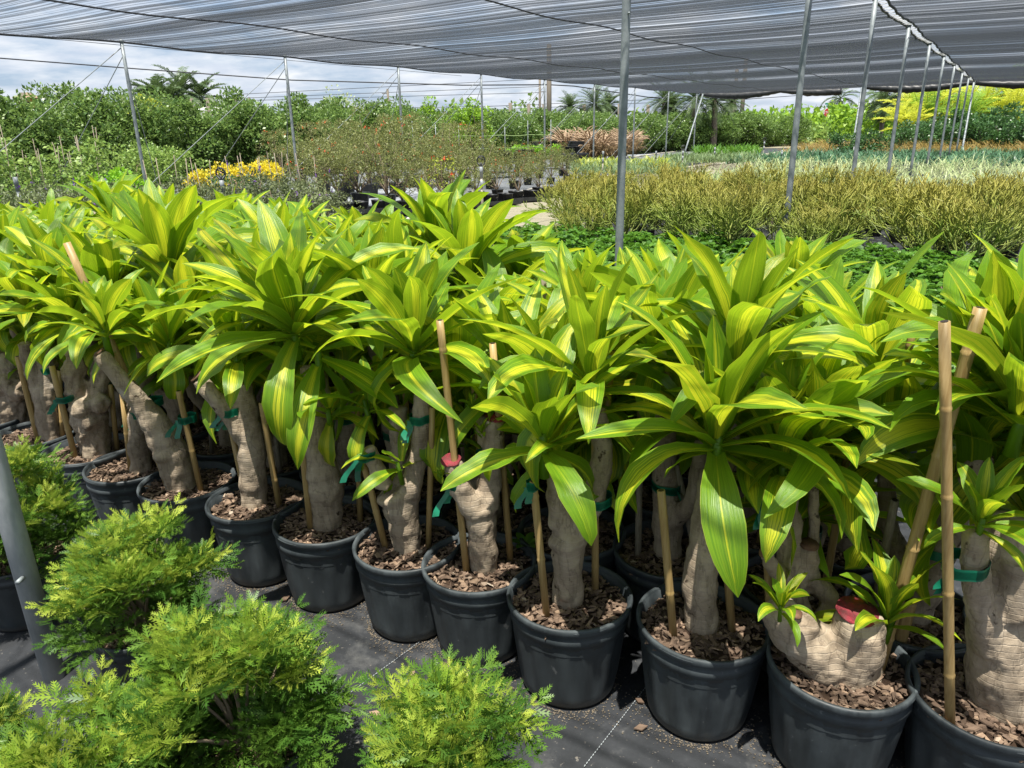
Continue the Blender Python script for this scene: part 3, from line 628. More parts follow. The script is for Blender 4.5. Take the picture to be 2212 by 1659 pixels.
front(703, 1122, 'potted dracaena with a bottle-shaped trunk under a wide spreading rosette', k=6, seed=17,
      limbs=[[(705, 1120, 37, 0), (704, 1050, 46, 0), (690, 990, 40, 0), (688, 860, 36, .02), (672, 790, 28, .03)]],
      ros=[(640, 738, -.02, .44, 26, -25, 85, -.05, -.25, 61), (715, 915, -.06, .22, 8, -30, 50, .0, -.4, 62), (690, 800, -.04, .34, 9, -60, 10, .1, -.3, 63)],
      stakes=[(668, 1115, 645, 890, -.03, B_), (778, 1112, 770, 880, .02, B_)], ties=[(775, 985, .02, .02)])
front(556, 1078, 'potted dracaena whose pruned left branch leans out with a green tie round it', k=7, seed=18,
      limbs=[[(548, 1078, 32, 0), (545, 1000, 36, 0), (540, 930, 30, 0), (524, 830, 26, .03)], [(535, 955, 26, 0), (490, 890, 22, -.02), (428, 818, 20, -.03)]],
      ros=[(600, 720, .12, .40, 20, 0, 86, .1, 0, 71), (515, 790, .04, .30, 16, -20, 80, 0, -.1, 72)],
      stakes=[(597, 1058, 565, 870, -.02, B_), (528, 1060, 500, 930, .03, B_)], ties=[(498, 890, -.02, .04), (520, 885, .03, .042)],
      cuts=[(424, 812, -.03, (-.7, -.2, .8), .025, M_CUTB)])
front(405, 1040, 'potted dracaena with a fat trunk leaning far to the left, stake tied in front', k=8, seed=19,
      limbs=[[(392, 1052, 38, 0), (375, 990, 42, 0), (350, 940, 42, 0), (300, 868, 26, -.02), (216, 764, 19, -.04)], [(355, 960, 30, .06), (330, 890, 24, .08)]],
      ros=[(232, 738, -.02, .27, 18, -15, 85, -.1, -.1, 81), (368, 770, .06, .27, 20, -35, 84, .1, -.25, 82)],
      stakes=[(434, 1060, 386, 845, -.05, B_), (340, 990, 305, 890, -.03, B_)], ties=[(405, 905, -.03, .04), (330, 870, .05, .045)],
      cuts=[(213, 760, -.04, (-.6, -.2, .9), .022, M_CUTB)])
front(283, 1004, 'potted dracaena with a pale upright trunk behind two stakes', k=9, seed=20,
      limbs=[[(298, 990, 30, 0), (296, 920, 28, 0), (300, 850, 25, .03), (330, 780, 20, .05)]],
      ros=[(330, 745, .06, .34, 18, -20, 85, 0, 0, 91), (420, 720, .2, .36, 18, 0, 86, 0, 0, 92)],
      stakes=[(280, 992, 262, 830, -.03, B_), (353, 988, 144, 524, -.11, .0135)], ties=[(297, 895, -.01, .034)])
front(190, 970, 'potted dracaena with a gnarled lumpy trunk and tall tilted stake', k=10, seed=21, disp=.03,
      limbs=[[(202, 955, 34, 0), (195, 900, 42, 0), (185, 860, 40, 0)], [(172, 870, 28, 0), (160, 800, 24, 0), (158, 740, 22, 0)], [(205, 870, 30, .02), (222, 800, 22, .03), (225, 760, 20, .04)]],
      knobs=[(180, 880, 28, -.04), (212, 870, 26, -.02), (190, 905, 30, -.03)],
      ros=[(160, 715, .02, .30, 18, -25, 84, -.1, -.2, 101), (240, 690, .1, .40, 20, 5, 86, 0, 0, 102)],
      stakes=[(160, 978, 112, 790, -.05, .0125), (252, 960, 238, 830, .03, B_)], ties=[(145, 860, -.03, .05), (222, 825, .03, .036)])
front(75, 936, 'potted dracaena with a forked trunk at the left, soil half in the sun', k=11, seed=22,
      limbs=[[(104, 920, 28, 0), (98, 860, 29, 0), (100, 800, 26, .02), (92, 745, 20, .03)], [(90, 860, 22, 0), (65, 790, 18, -.01), (52, 740, 17, -.02)]],
      ros=[(65, 690, -.02, .30, 18, -30, 84, -.1, -.2, 111), (130, 640, .15, .40, 20, 5, 86, 0, 0, 112)],
      stakes=[(70, 900, 38, 770, -.03, .0125), (134, 925, 128, 800, .0, B_)], ties=[(104, 800, .0, .036)])
front(-20, 900, 'potted dracaena cut off by the left edge, swollen lumpy base', k=12, seed=23, disp=.03,
      limbs=[[(20, 880, 44, 0), (18, 830, 40, 0), (10, 760, 26, .02)], [(40, 830, 22, .03), (30, 740, 16, .04)]], knobs=[(38, 845, 26, -.04), (5, 830, 30, -.04)],
      ros=[(5, 690, 0, .32, 20, -20, 85, 0, 0, 121)], stakes=[(70, 890, 60, 780, -.04, B_)])

# sand washed out round the front pots
gs_ = np.random.default_rng(77); sd_ = MB()
for px, py in ((2140, 1500), (1815, 1428), (1518, 1340), (1230, 1285), (1035, 1213), (880, 1172), (703, 1122), (556, 1078), (405, 1040)):
    c = gr(px, py, .30); n = 420; a = gs_.normal(-1.9, 1.1, n); r = .142 + np.abs(gs_.normal(0, .028, n)) * (1 + .6 * np.sin(a * 3 + px)); P = np.c_[c[0] + r * np.cos(a), c[1] + r * np.sin(a), np.full(n, .003)]
    l = gs_.uniform(.001, .0032, n); ang = gs_.uniform(0, 6.28, n); dx = np.c_[np.cos(ang), np.sin(ang), 0 * ang] * l[:, None]; dy = np.c_[-np.sin(ang), np.cos(ang), 0 * ang] * l[:, None]; zz_ = np.array([0, 0, 1.0]) * l[:, None] * .6
    V = np.stack([P - dx, P - dy, P + dx, P + dy, P + zz_], 1); sd_.add(V, (np.arange(n)[:, None, None] * 5 + np.array([[0, 1, 4], [1, 2, 4], [2, 3, 4], [3, 0, 4]])[None]).reshape(-1, 3))
tag(sd_.obj('washed_sand', M_SAND, smooth=False), 'pale sand and grit washed out round the feet of the front pots', 'sand', None, 'stuff')

# the rows behind are copies of eight plants
def back_plant(i):
    g = np.random.default_rng(300 + i); t = thing('potted_dracaena', '', 'potted plant', (0, 0, 0), group=ROWG); add_pot(t, i)
    H = [.62, .72, .50, .66, .76, .58, .68, .54, .70, .63][i]; a = g.uniform(0, 6.28); fx, fy = math.cos(a) * .05, math.sin(a) * .05
    limbs = [[(0, 0, .262, .046), (fx * .3, fy * .3, .38, .05), (fx, fy, .262 + H * .55, .042), (fx * 1.8, fy * 1.8, .2 + H, .034)], [(0, 0, .40, .036), (-fx * 2, -fy * 2, .52, .028), (-fx * 2.6, -fy * 2.6, .16 + H * .85, .025)]]
    tr = trunk(t, limbs, 40 + i, vox=.012)
    tops = [(fx * 1.8, fy * 1.8, .21 + H, .42), (-fx * 2.6, -fy * 2.6, .17 + H * .85, .36), (fx * 2.4 + .05, fy * .5 - .05, .13 + H * .8, .34)]
    for j, (x, y, z, L) in enumerate(tops):
        mb = MB(); rosette(mb, (0, 0, 0), L * g.uniform(.78, 1.15), int(18 + g.integers(0, 6)), None, -18 if j else 2, 87, (g.normal(0, .15), g.normal(0, .15)), 500 + i * 10 + j); mb.obj('leaf_rosette', M_DR, t, (x, y, z))
    for j in range(2):
        b = a + 1.2 + j * 2.6; h = g.uniform(.8, 1.12) if j == 0 else g.uniform(.55, .8); tl = g.normal(0, .05, 2)
        stake(t, (.1 * math.cos(b), .1 * math.sin(b), .265), (.1 * math.cos(b) + tl[0], .1 * math.sin(b) + tl[1], h), B_, M_BAMBOO if i % 3 else M_BAMGREY)
    tie(t, (fx * .6, fy * .6, .52), .055, .05, i); return t
BP = [back_plant(i) for i in range(10)]; used = [False] * 10
ROWD = np.array([-.885, .466]); ROWN = np.array([.466, .885]); A1 = np.array([1.14, 1.43])
BACKS = ['first', 'second', 'third', 'fourth', 'fifth', 'sixth', 'seventh']
for k in range(1, 7):
    cnt = 0
    for i in range(-2, 30):
        p = A1 + ROWD * .345 * (i + (.5 if k % 2 else 0)) + ROWN * .335 * k + rng.normal(0, .02, 2)
        x, y = pj((p[0], p[1], .9))
        if x < -220 or x > 2420 or p[1] < .3: continue
        if k >= 5 and (x > 1150 - (k - 5) * 450): continue
        if k == 4 and x > 1800: continue
        if k == 3 and x > 1880: continue
        if k == 2 and x > 1960: continue
        cnt += 1; v = int(rng.integers(0, 10)); sc_ = rng.uniform(.86, 1.0)
        lab = 'striped dracaena in the %s row from the front, %s from the right' % (BACKS[k], nth(cnt))
        if not used[v]:
            o = BP[v]; used[v] = True; o['label'] = lab; o.location = (p[0], p[1], 0); o.rotation_euler = (0, 0, rng.uniform(0, 6.28))
        else: dup(BP[v], lab, (p[0], p[1], 0), rng.uniform(0, 6.28), (1, 1, sc_), tilt=(rng.normal(0, .03), rng.normal(0, .03)))

# ------------------------------------------------------------------ feathery shrubs in front
M_POLY = leafmat('feathery_leaf', (.045, .12, .018), (.13, .235, .03), .32, .42, .28, None)
M_POLYN = leafmat('feathery_new_leaf', (.18, .31, .03), (.40, .47, .07), .36, .45, .25, None)
def leaflet(L, W):
    """a toothed leaflet along +x as kite-shaped lobes"""
    V = []; F = []
    def kite(o, d, l, w, z):
        d = np.array(d) / np.linalg.norm(d); n = np.array([-d[1], d[0], 0]); k = len(V); o = np.array(o)
        V.extend([o, o + d * l * .45 + n * w + [0, 0, z], o + d * l, o + d * l * .45 - n * w + [0, 0, z]]); F.append([k, k + 1, k + 2, k + 3])
    kite((0, 0, 0), (1, 0, 0), L, W * .13, .001)
    for j in range(1, 5):
        x = L * (.12 + .17 * j); s = L * (.40 - .055 * j)
        for sg in (-1, 1): kite((x - s * .25, 0, 0), (.80, sg * .55, .12), s * 1.1, W * .085, .0015)
    return np.array(V), F
def frond_leaf(L, seed):
    """one compound leaf along +x: rachis, then opposite toothed leaflets, upswept like a feather"""
    g = np.random.default_rng(seed); mb = MB(); x = np.linspace(0, 1, 7)
    C = np.c_[x * L, 0 * x, -.16 * L * (x ** 2)]
    tube(mb, C, np.linspace(.0016, .0007, 7), 3, cap=False)
    for j in range(5):
        f = .24 + .76 * j / 4; c = np.array([np.interp(f, x, C[:, k]) for k in range(3)]); l = L * (.60 - .40 * abs(f - .45)) * g.uniform(.85, 1.15)
        for sg in (-1, 1):
            V, F = leaflet(l, l * .42); a = sg * R(64 - 28 * f + g.normal(0, 6)); rx = np.array(Matrix.Rotation(sg * -.35 + g.normal(0, .35), 3, 'X')); ry = np.array(Matrix.Rotation(.22 + g.normal(0, .18), 3, 'Y'))
            mb.add(V @ rx.T @ ry.T @ rotz(a).T + c, F)
    V, F = leaflet(L * .42, L * .17); mb.add(V + C[-1] - [.02 * L, 0, 0], F)
    return np.vstack(mb.V), mb.F
FR = [frond_leaf(1.0, 60 + i) for i in range(5)]
def feathery(seed, n=300, r=.22, rz=.26, z0=.14, tops=7, ll=.105):
    g = np.random.default_rng(seed); new = MB(); old = MB(); st = MB()
    # branch tips; foliage grows in tufts round them
    T = []
    for k in range(tops * 5):
        d = g.normal(0, 1, 3); d /= np.linalg.norm(d); d[2] = abs(d[2]) * (1 if g.uniform() < .72 else -.55); q = g.uniform(.45, 1.0) ** .5
        T.append((d * [r, r, rz] * q * g.uniform(.70, 1.16) + [0, 0, z0 + rz * .75], d))
    for c, d in T:
        if g.uniform() < .6: tube(st, spline([[g.normal(0, .02), g.normal(0, .02), .2], [c[0] * .4, c[1] * .4, .2 + (c[2] - .2) * .5], c], 3), np.linspace(.006, .0022, 7), 5)
    per = max(5, n // len(T))
    for c, d in T:
        for k in range(per):
            f = k / per; V, F = FR[int(g.integers(0, 5))]
            a = k * 2.4 + g.normal(0, .3); el = .15 + 1.0 * f + g.normal(0, .15)
            dd = np.array([math.cos(a) * math.cos(el), math.sin(a) * math.cos(el), math.sin(el)]) + d * .55 + [0, 0, .1]; x, A, B = frame(dd); A = -A if False else A
            up_ = np.cross(x, np.cross([0, 0, 1.0], x)); up_ /= np.linalg.norm(up_) + 1e-6; sd = np.cross(up_, x)
            l = ll * g.uniform(.65, 1.2) * (1 - .3 * f); Mx = np.stack([x, sd, up_], 1)
            hi = c[2] > z0 + rz * (1.05) and f > .25
            (new if (hi and g.uniform() < .75) else old).add(V * l @ Mx.T + c + g.normal(0, .006, 3), F, np.tile([[g.uniform(0, 1), 0]], (len(V), 1)))
    return new, old, st
def make_feathery(seed, label, loc, **kw):
    t = thing('feathery_shrub', label, 'potted shrub', loc, group='feathery potted shrubs in front'); new, old, st = feathery(seed, **kw)
    p = add_pot(t, seed); p.scale = (.88, .88, .8); obm('soil_chips', CHIPS[0], t, (0, 0, -.056)).scale = (.88, .88, 1)
    for c in list(t.children):
        if c.name.startswith('bark_mulch'): bpy.data.objects.remove(c)
    old.obj('foliage', M_POLY, t); new.obj('young_foliage', M_POLYN, t); st.obj('stems', M_STEM, t); return t
FE = [((505, 1450), 1.40, 'largest feathery shrub, rounded, in front of the pots left of the bare ground', dict(r=.19, rz=.235, n=680, tops=8), 1), ((300, 1280), 1.88, 'feathery shrub with a raised shoot on top, beside the leaning steel pole', dict(r=.17, rz=.20, n=520, tops=8), 2),
      ((170, 1590), 1.22, 'feathery shrub at the lower left corner with pale young tips', dict(r=.18, rz=.17, n=480, tops=7), 3), ((20, 1130), 2.25, 'feathery shrub at the left edge behind the leaning steel pole', dict(r=.19, rz=.22, n=560, tops=8), 4),
      ((965, 1600), 1.22, 'low feathery shrub at the bottom centre on its own', dict(r=.15, rz=.18, n=500, tops=8), 5), ((1390, 2090), .90, 'feathery shrub mostly below the bottom edge, only its tips in view', dict(r=.12, rz=.15, n=240, tops=6), 6), ((-160, 1600), 1.2, 'feathery shrub mostly beyond the left edge near the lower corner', dict(r=.15, rz=.16, n=300, tops=6), 7)]
for (px, py), D, lab, kw, sd in FE:
    p = at(px, py, D); make_feathery(sd, lab, (p[0], p[1], 0), **kw)
mb = MB()
g = np.random.default_rng(9)
for i in range(26):
    a, b_ = g.uniform(0, 1, 2); p = gr(560 + 900 * a, 1250 + 380 * b_); l = g.uniform(.008, .022)
    V = np.array([[-l, 0, 0], [0, -l * .5, 0], [l, 0, 0.002], [0, l * .45, .004]]) @ rotz(g.uniform(0, 6)).T + [p[0], p[1], .006]
    m_ = MB(); m_.add(np.vstack([V, V + [0, 0, .004]]), [[0, 1, 2, 3], [4, 5, 6, 7], [0, 1, 5, 4], [1, 2, 6, 5], [2, 3, 7, 6], [3, 0, 4, 7]], np.tile([[g.uniform(.2, .9), 0]], (8, 1)))
    tag(m_.obj('bark_chip', M_CHIP, smooth=False), 'loose bark chip lying on the black ground fabric in front of the pots', 'bark chip', 'bark chips on the fabric')
weed = thing('weed_seedling', 'small green weed growing from the mulch behind the pruned forks', 'weed', gr(1135, 1185, .28)); mb = MB()
for a in range(6): straps(mb, (0, 0, 0), a * 1.05, .9, .07, .028, 1.0, idn=a)
mb.obj('leaves', M_POLY, weed)

# ------------------------------------------------------------------ low green bed behind the dracaenas
M_LOW = leafmat('glossy_low_leaf', (.045, .13, .014), (.11, .24, .022), .3, .45, .25)
M_CACT = NB('pencil_stem'); _uv = M_CACT.node('UVMap'); _sp = M_CACT.node('SeparateXYZ'); M_CACT.lk(_uv.outputs[0], _sp.inputs[0])
_n = M_CACT.node('ValToRGB'); _e = _n.color_ramp.elements; _e[0].position, _e[0].color = .15, (.07, .12, .04, 1); _e[1].position, _e[1].color = 1.0, (.39, .33, .065, 1)
_k = _e.new(.62); _k.color = (.18, .26, .04, 1)
M_CACT.lk(_sp.outputs[1], _n.inputs[0]); M_CACT.base(M_CACT.mix(M_CACT.math('MULTIPLY', _sp.outputs[0], .6), _n.outputs[0], (.34, .33, .06)), .5, .4); M_CACT = M_CACT.m
def ring_leaf(g, mb, base, h, r, n, leaf):
    for k in range(n):
        d = g.normal(0, 1, 3); d /= np.linalg.norm(d); d[2] = abs(d[2]) * .8 + .1
        c = np.array(base) + d * [r, r, h * .55] * g.uniform(.6, 1) + [0, 0, h * .42]; a0 = g.uniform(0, 6.28)
        P = np.repeat(c[None], 7, 0); ang = a0 + np.arange(7) * .9; Dv = np.c_[np.cos(ang), np.sin(ang), np.full(7, .12 - .25 * (g.uniform() < .5))] + d * .35
        scatter(mb, P, Dv, leaf, g, 0, .12, wid=1.1)
def low_plant(i):
    g = np.random.default_rng(800 + i); mb = MB(); ring_leaf(g, mb, (0, 0, 0), .46, .27, 95, .058); t = thing('low_green_plant', '', 'low plant', (0, 0, 0), group='low glossy plants behind the striped ones')
    mb.obj('foliage', M_LOW, t); m2 = MB(); trunk_to(m2, [(.1, 0, .3), (-.08, .06, .3), (0, -.1, .28)], .012, .0, 5, g); m2.obj('stems', M_STEM, t); return t
LP = [low_plant(i) for i in range(4)]; first = [True] * 4
def place_set(protos, flags, pts, labf, sc0=(.85, 1.15), group=None, tiltj=.0):
    for c, (x, y, z) in enumerate(pts):
        v = int(rng.integers(0, len(protos))); lab = labf(c); s_ = rng.uniform(*sc0)
        if flags[v]:
            o = protos[v]; flags[v] = False; o['label'] = lab; o.location = (x, y, z); o.rotation_euler = (0, 0, rng.uniform(0, 6.28)); o.scale = (s_,) * 3
            if group: o['group'] = group
        else: dup(protos[v], lab, (x, y, z), rng.uniform(0, 6.28), s_, group)
def inview(p, z=.5, m=90): x, y = pj((p[0], p[1], z)); return -m < x < 2212 + m
pts = []; rows = []
for a, s in enumerate(np.arange(3.75, 8.7, .44)):
    c = 0
    for w in np.arange(-8.6, 2.6, .46):
        p = sw(s + rng.normal(0, .05), w + .22 * (a % 2) + rng.normal(0, .05))
        if not inview(p): continue
        k = ((p[:2] - A1) @ ROWN) / .335; x, y = pj((*p[:2], .45))
        if k < (7.3 if x < 700 else 6.4 if x < 1000 else 5.6 if x < 1330 else 4.9): continue
        if p[1] > 10.8 or (x < 800): continue
        c += 1; pts.append(p); rows.append((a, c))
place_set(LP, first, pts, lambda c: 'low glossy green plant, %s row beyond the striped dracaenas, %s from the left' % (nth(rows[c][0] + 1), nth(rows[c][1])), (.9, 1.15))

# ------------------------------------------------------------------ pencil cactus bed
def pencil(seed):
    g = np.random.default_rng(900 + seed); mb = MB()
    def grow(p, d, l, r, lev, z0):
        e = p + d * l; h0, h1 = min(1, p[2] / .95), min(1, e[2] / .95); mid = (p + e) / 2 + g.normal(0, .008, 3)
        tube(mb, [p, mid, e], [r, r * .9, r * .8], 3, cap=False, uv=(tint, h0 * .8 + .03 * lev, h1 * .8 + .03 * (lev + 1)))
        if lev < 5:
            for k in range(2 if g.uniform() < .8 else 3):
                n = d * 1.0 + g.normal(0, .36, 3) + [0, 0, .22]; n /= np.linalg.norm(n); grow(e, n, l * g.uniform(.72, .98), max(r * .85, .0054), lev + 1, z0)
    for k in range(12):
        tint = g.uniform(0, .6); a = g.uniform(0, 6.28); d = np.array([math.cos(a) * .7, math.sin(a) * .7, g.uniform(.35, 1.2)]); d /= np.linalg.norm(d); grow(np.array([g.normal(0, .06), g.normal(0, .06), .18]), d, g.uniform(.15, .21), .011, 0, 0)
    t = thing('pencil_cactus', '', 'pencil cactus', (0, 0, 0), group='pencil cactus bushes in the bed'); mb.obj('stems', M_CACT, t)
    m2 = MB(); lathe(m2, [(0, 0), (.11, 0), (.13, .2), (.135, .2), (.12, .18), (.001, .18)], 20); m2.obj('pot', M_BLACK, t); return t
PC = [pencil(i) for i in range(5)]; pf = [True] * 5; pts = []; rows = []
for a, s in enumerate(np.arange(8.8, 14.3, .74)):
    c = 0
    for w in np.arange(-6.9, 7.0, .74):
        p = sw(s + rng.normal(0, .16), w + .3 * (a % 2) + rng.normal(0, .16))
        if not inview(p, .6, 60) or pj((*p[:2], .5))[0] < 1195: continue
        if abs((p[:2] - sw(9.5, WS)[:2])[0]) < .25 and abs((p[:2] - sw(9.5, WS)[:2])[1]) < .3: continue
        c += 1; pts.append(p); rows.append((a, c))
place_set(PC, pf, pts, lambda c: 'orange tipped pencil cactus, %s row of its bed, %s from the path' % (nth(rows[c][0] + 1), nth(rows[c][1])), (.74, 1.08))

# ------------------------------------------------------------------ grass beds behind, each read as one mass
def blades(s0, s1, w0, w1, n, L, wd, mat, label, name, cat, lean=(0, 0), arch=.9, seed=1, z0=.12, keep=None, hv=.3):
    g = np.random.default_rng(seed); mb = MB(); s = g.uniform(s0, s1, n); w = g.uniform(w0, w1, n)
    P = ES[None] * s[:, None] + EW[None] * w[:, None]
    ok = np.array([inview(p, .4, 60) and (keep is None or keep(p)) for p in P]); P = P[ok]; n = len(P)
    a = g.uniform(0, 6.28, n); l = L * g.uniform(.65, 1.25, n) * (1 + hv * np.sin(P[:, 0] * 2.1 + 1) * np.sin(P[:, 1] * 1.3)); e = g.uniform(.85, 1.45, n); k = 5; t = np.linspace(0, 1, k)
    th = e[:, None] - arch * g.uniform(.5, 1.5, n)[:, None] * t[None] ** 1.5 * 1.6
    x = np.cumsum(np.cos(th), 1) * (l / k)[:, None]; z = np.cumsum(np.sin(th), 1) * (l / k)[:, None]
    C = np.stack([P[:, 0, None] + x * np.cos(a)[:, None] + lean[0] * t ** 2 * l[:, None], P[:, 1, None] + x * np.sin(a)[:, None] + lean[1] * t ** 2 * l[:, None], z0 + z], -1)
    S = np.stack([-np.sin(a), np.cos(a), 0 * a], 1)[:, None, :] * (wd * np.array([.7, 1, .9, .6, .08]))[None, :, None]
    V = np.stack([C - S, C + S], 2).reshape(n, 2 * k, 3); U = np.stack([np.repeat(g.uniform(0, 1, n)[:, None], 2 * k, 1), np.repeat(t, 2)[None].repeat(n, 0)], -1)
    F = np.array([[2 * i, 2 * i + 1, 2 * i + 3, 2 * i + 2] for i in range(k - 1)])
    mb.add(V, (np.arange(n)[:, None, None] * 2 * k + F[None]).reshape(-1, 4), U); return tag(mb.obj(name, mat), label, cat, None, 'stuff')
M_VAR = leafmat('cream_striped_blade', (.20, .30, .10), (.46, .50, .26), .3, .45)
M_BLUE = leafmat('blue_green_blade', (.045, .115, .055), (.085, .19, .085), .2, .4)
M_ORG = leafmat('ochre_blade', (.20, .145, .035), (.34, .25, .07), .3, .6)
right_of_path = lambda p: pj((p[0], p[1], 0))[0] > 1100 + 0 and (p @ EW) > -11.8 + max(0, (p @ ES) - 30) * .0
blades(14.6, 29.0, -8.0, 9, 9000, .64, .013, M_VAR, 'band of cream striped strap leaved plants behind the pencil cactus', 'striped_grass', 'grass bed', keep=lambda p: (p @ EW) > -6.9 - (p @ ES - 16) * .05, seed=2)
blades(30.0, 41.5, -9.5, 9, 9000, .55, .022, M_BLUE, 'band of dark blue green strap leaved plants behind the cream ones', 'blue_green_grass', 'grass bed', seed=3, hv=.2)
blades(42.5, 52, -10.5, 12, 9000, .85, .014, M_ORG, 'band of ochre arching grass behind the blue green bed', 'ochre_grass', 'grass bed', lean=(-.35, 0), arch=1.1, seed=4)
M_DIM = leafmat('grey_green_blade', (.09, .15, .06), (.17, .24, .09), .25, .5)
M_YG = leafmat('yellow_green_leaf', (.22, .30, .03), (.42, .46, .06), .35, .45)
M_BRN = leafmat('tan_plume', (.34, .24, .15), (.52, .39, .26), .25, .7)
def box_bed(px0, px1, pyf, pyb, n, L, wd, mat, label, name, seed, arch=.9):
    A, B, C_, D_ = gr(px0, pyf), gr(px1, pyf), gr(px0, pyb), gr(px1, pyb)
    return quad_blades((A, B, C_, D_), n, L, wd, mat, label, name, seed, arch)
def quad_blades(q, n, L, wd, mat, label, name, seed, arch=.9):
    g = np.random.default_rng(seed); u = g.uniform(0, 1, n); v = g.uniform(0, 1, n); A, B, C_, D_ = [np.asarray(x)[:2] for x in q]
    P = (A[None] * ((1 - u) * (1 - v))[:, None] + B[None] * (u * (1 - v))[:, None] + C_[None] * ((1 - u) * v)[:, None] + D_[None] * (u * v)[:, None])
    mb = MB(); l = L * g.uniform(.6, 1.25, n); a = g.uniform(0, 6.28, n); k = 4; t = np.linspace(0, 1, k); th = g.uniform(.8, 1.5, n)[:, None] - arch * t[None] * g.uniform(.5, 1.5, n)[:, None]
    x = np.cumsum(np.cos(th), 1) * (l / k)[:, None]; z = np.cumsum(np.sin(th), 1) * (l / k)[:, None] + .2
    C = np.stack([P[:, 0, None] + x * np.cos(a)[:, None], P[:, 1, None] + x * np.sin(a)[:, None], z], -1); S = np.stack([-np.sin(a), np.cos(a), 0 * a], 1)[:, None, :] * (wd * np.array([.7, 1, .7, .1]))[None, :, None]
    V = np.stack([C - S, C + S], 2).reshape(n, 2 * k, 3); U = np.stack([np.repeat(g.uniform(0, 1, n)[:, None], 2 * k, 1), np.repeat(t, 2)[None].repeat(n, 0)], -1)
    F = np.array([[2 * i, 2 * i + 1, 2 * i + 3, 2 * i + 2] for i in range(k - 1)]); mb.add(V, (np.arange(n)[:, None, None] * 2 * k + F[None]).reshape(-1, 4), U)
    return tag(mb.obj(name, mat), label, 'grass bed', None, 'stuff')
box_bed(1235, 1480, 398, 372, 2600, .42, .014, M_DIM, 'low grey green grass in pots along the far side of the path', 'grey_green_grass', 11)
box_bed(1250, 1440, 384, 362, 700, .40, .04, M_YG, 'low yellow green plants behind the grey green pots', 'yellow_green_groundcover', 12)
box_bed(1440, 1640, 368, 352, 2200, .42, .02, M_DIM, 'low grass in black pots beside the path further on', 'pot_grass', 13)
box_bed(1500, 1640, 350, 338, 900, .6, .04, M_LOW, 'dark leafy row behind the pots beside the path', 'dark_leaf_row', 14)
box_bed(1545, 1790, 312, 300, 2600, .7, .04, M_DIM, 'row of upright grey green pot plants beyond the road', 'upright_pot_row', 15)
box_bed(1540, 1790, 300, 290, 2400, .55, .05, M_YG, 'pale yellow green strip of low plants beyond the road', 'pale_groundcover', 16)
box_bed(1790, 1930, 290, 283, 1800, 1.3, .03, M_BRN, 'band of tan grass far off at the right', 'tan_grass', 17)

# ------------------------------------------------------------------ background plants
M_HEDGE = leafmat('hedge_leaf', (.05, .115, .024), (.185, .28, .065), .28, .4, .4)
M_HEDL = leafmat('light_tree_leaf', (.12, .26, .02), (.27, .42, .035), .35, .4, .5)
M_OLIVE = leafmat('olive_leaf', (.10, .12, .035), (.22, .24, .07), .28, .5)
M_OLIVEG = leafmat('olive_green_leaf', (.075, .125, .03), (.17, .25, .065), .28, .5)
M_SAGE = leafmat('sage_leaf', (.075, .10, .04), (.17, .205, .085), .2, .6)
M_VINE = leafmat('vine_leaf', (.10, .20, .03), (.26, .36, .08), .3, .45)
M_BRIGHT = leafmat('bright_green_leaf', (.13, .34, .015), (.28, .50, .03), .35, .4)
M_YEL = leafmat('yellow_leaf', (.55, .42, .02), (.75, .62, .04), .3, .5)
M_RED = leafmat('red_flower', (.60, .06, .02), (.75, .16, .05), .3, .6)
M_PUR = leafmat('purple_flower', (.12, .03, .30), (.22, .07, .45), .2, .6)
M_PINK = leafmat('pink_flower', (.65, .32, .28), (.75, .5, .42), .2, .6)
M_DARK = leafmat('dark_leaf', (.03, .085, .025), (.08, .17, .045), .2, .35)
M_PALM = leafmat('palm_leaf', (.045, .085, .03), (.11, .165, .055), .2, .45)
M_ARECA = leafmat('golden_palm_leaf', (.40, .48, .04), (.66, .66, .08), .35, .4)
M_ARECAG = leafmat('green_palm_leaf', (.13, .28, .03), (.28, .42, .05), .3, .4)
def bushy(name, cat, group, seeds, mat, n, r, rz, z0, leaf, nl, lump, trunk_r=0.05, pot=None, flowers=None, wid=1.0, stems=5, up=.35, jit=.8):
    out = []
    for sd in seeds:
        t = thing(name, '', cat, (0, 0, 0), group=group); g = np.random.default_rng(sd + 5)
        mb = bush(sd, n, r, rz, z0, leaf, nl, lump, up, jit, wid); mb.obj('foliage', mat, t); C, S = lumps(np.random.default_rng(sd), nl, r, rz, z0, lump)
        zb = 0
        if pot: m2 = MB(); lathe(m2, [(0, 0), (pot * .8, 0), (pot, pot * 1.5), (pot * 1.05, pot * 1.5), (pot * 1.05, pot * 1.6), (pot * .95, pot * 1.6), (.001, pot * 1.45)], 20); m2.obj('pot', M_BLACK, t); zb = pot * 1.4
        if stems: m3 = MB(); trunk_to(m3, C[:stems], trunk_r, zb, 5, g); m3.obj('stems' if pot or trunk_r < .03 else 'trunk', M_TRUNK if trunk_r > .03 else M_STEM, t)
        if flowers:
            fm, fn, fs = flowers; m4 = MB(); k = g.integers(0, nl, fn); d = g.normal(0, .7, (fn, 3)) + [0, 0, 1.0]; d /= np.linalg.norm(d, axis=1)[:, None]
            P = np.repeat(C[k] + d * (S[k] * 1.05)[:, None], 6, 0) + g.normal(0, fs * .6, (fn * 6, 3)); scatter(m4, P, np.repeat(d, 6, 0), fs, g, .2, .9, wid=1.6); m4.obj('flowers', fm, t)
        out.append(t)
    return out
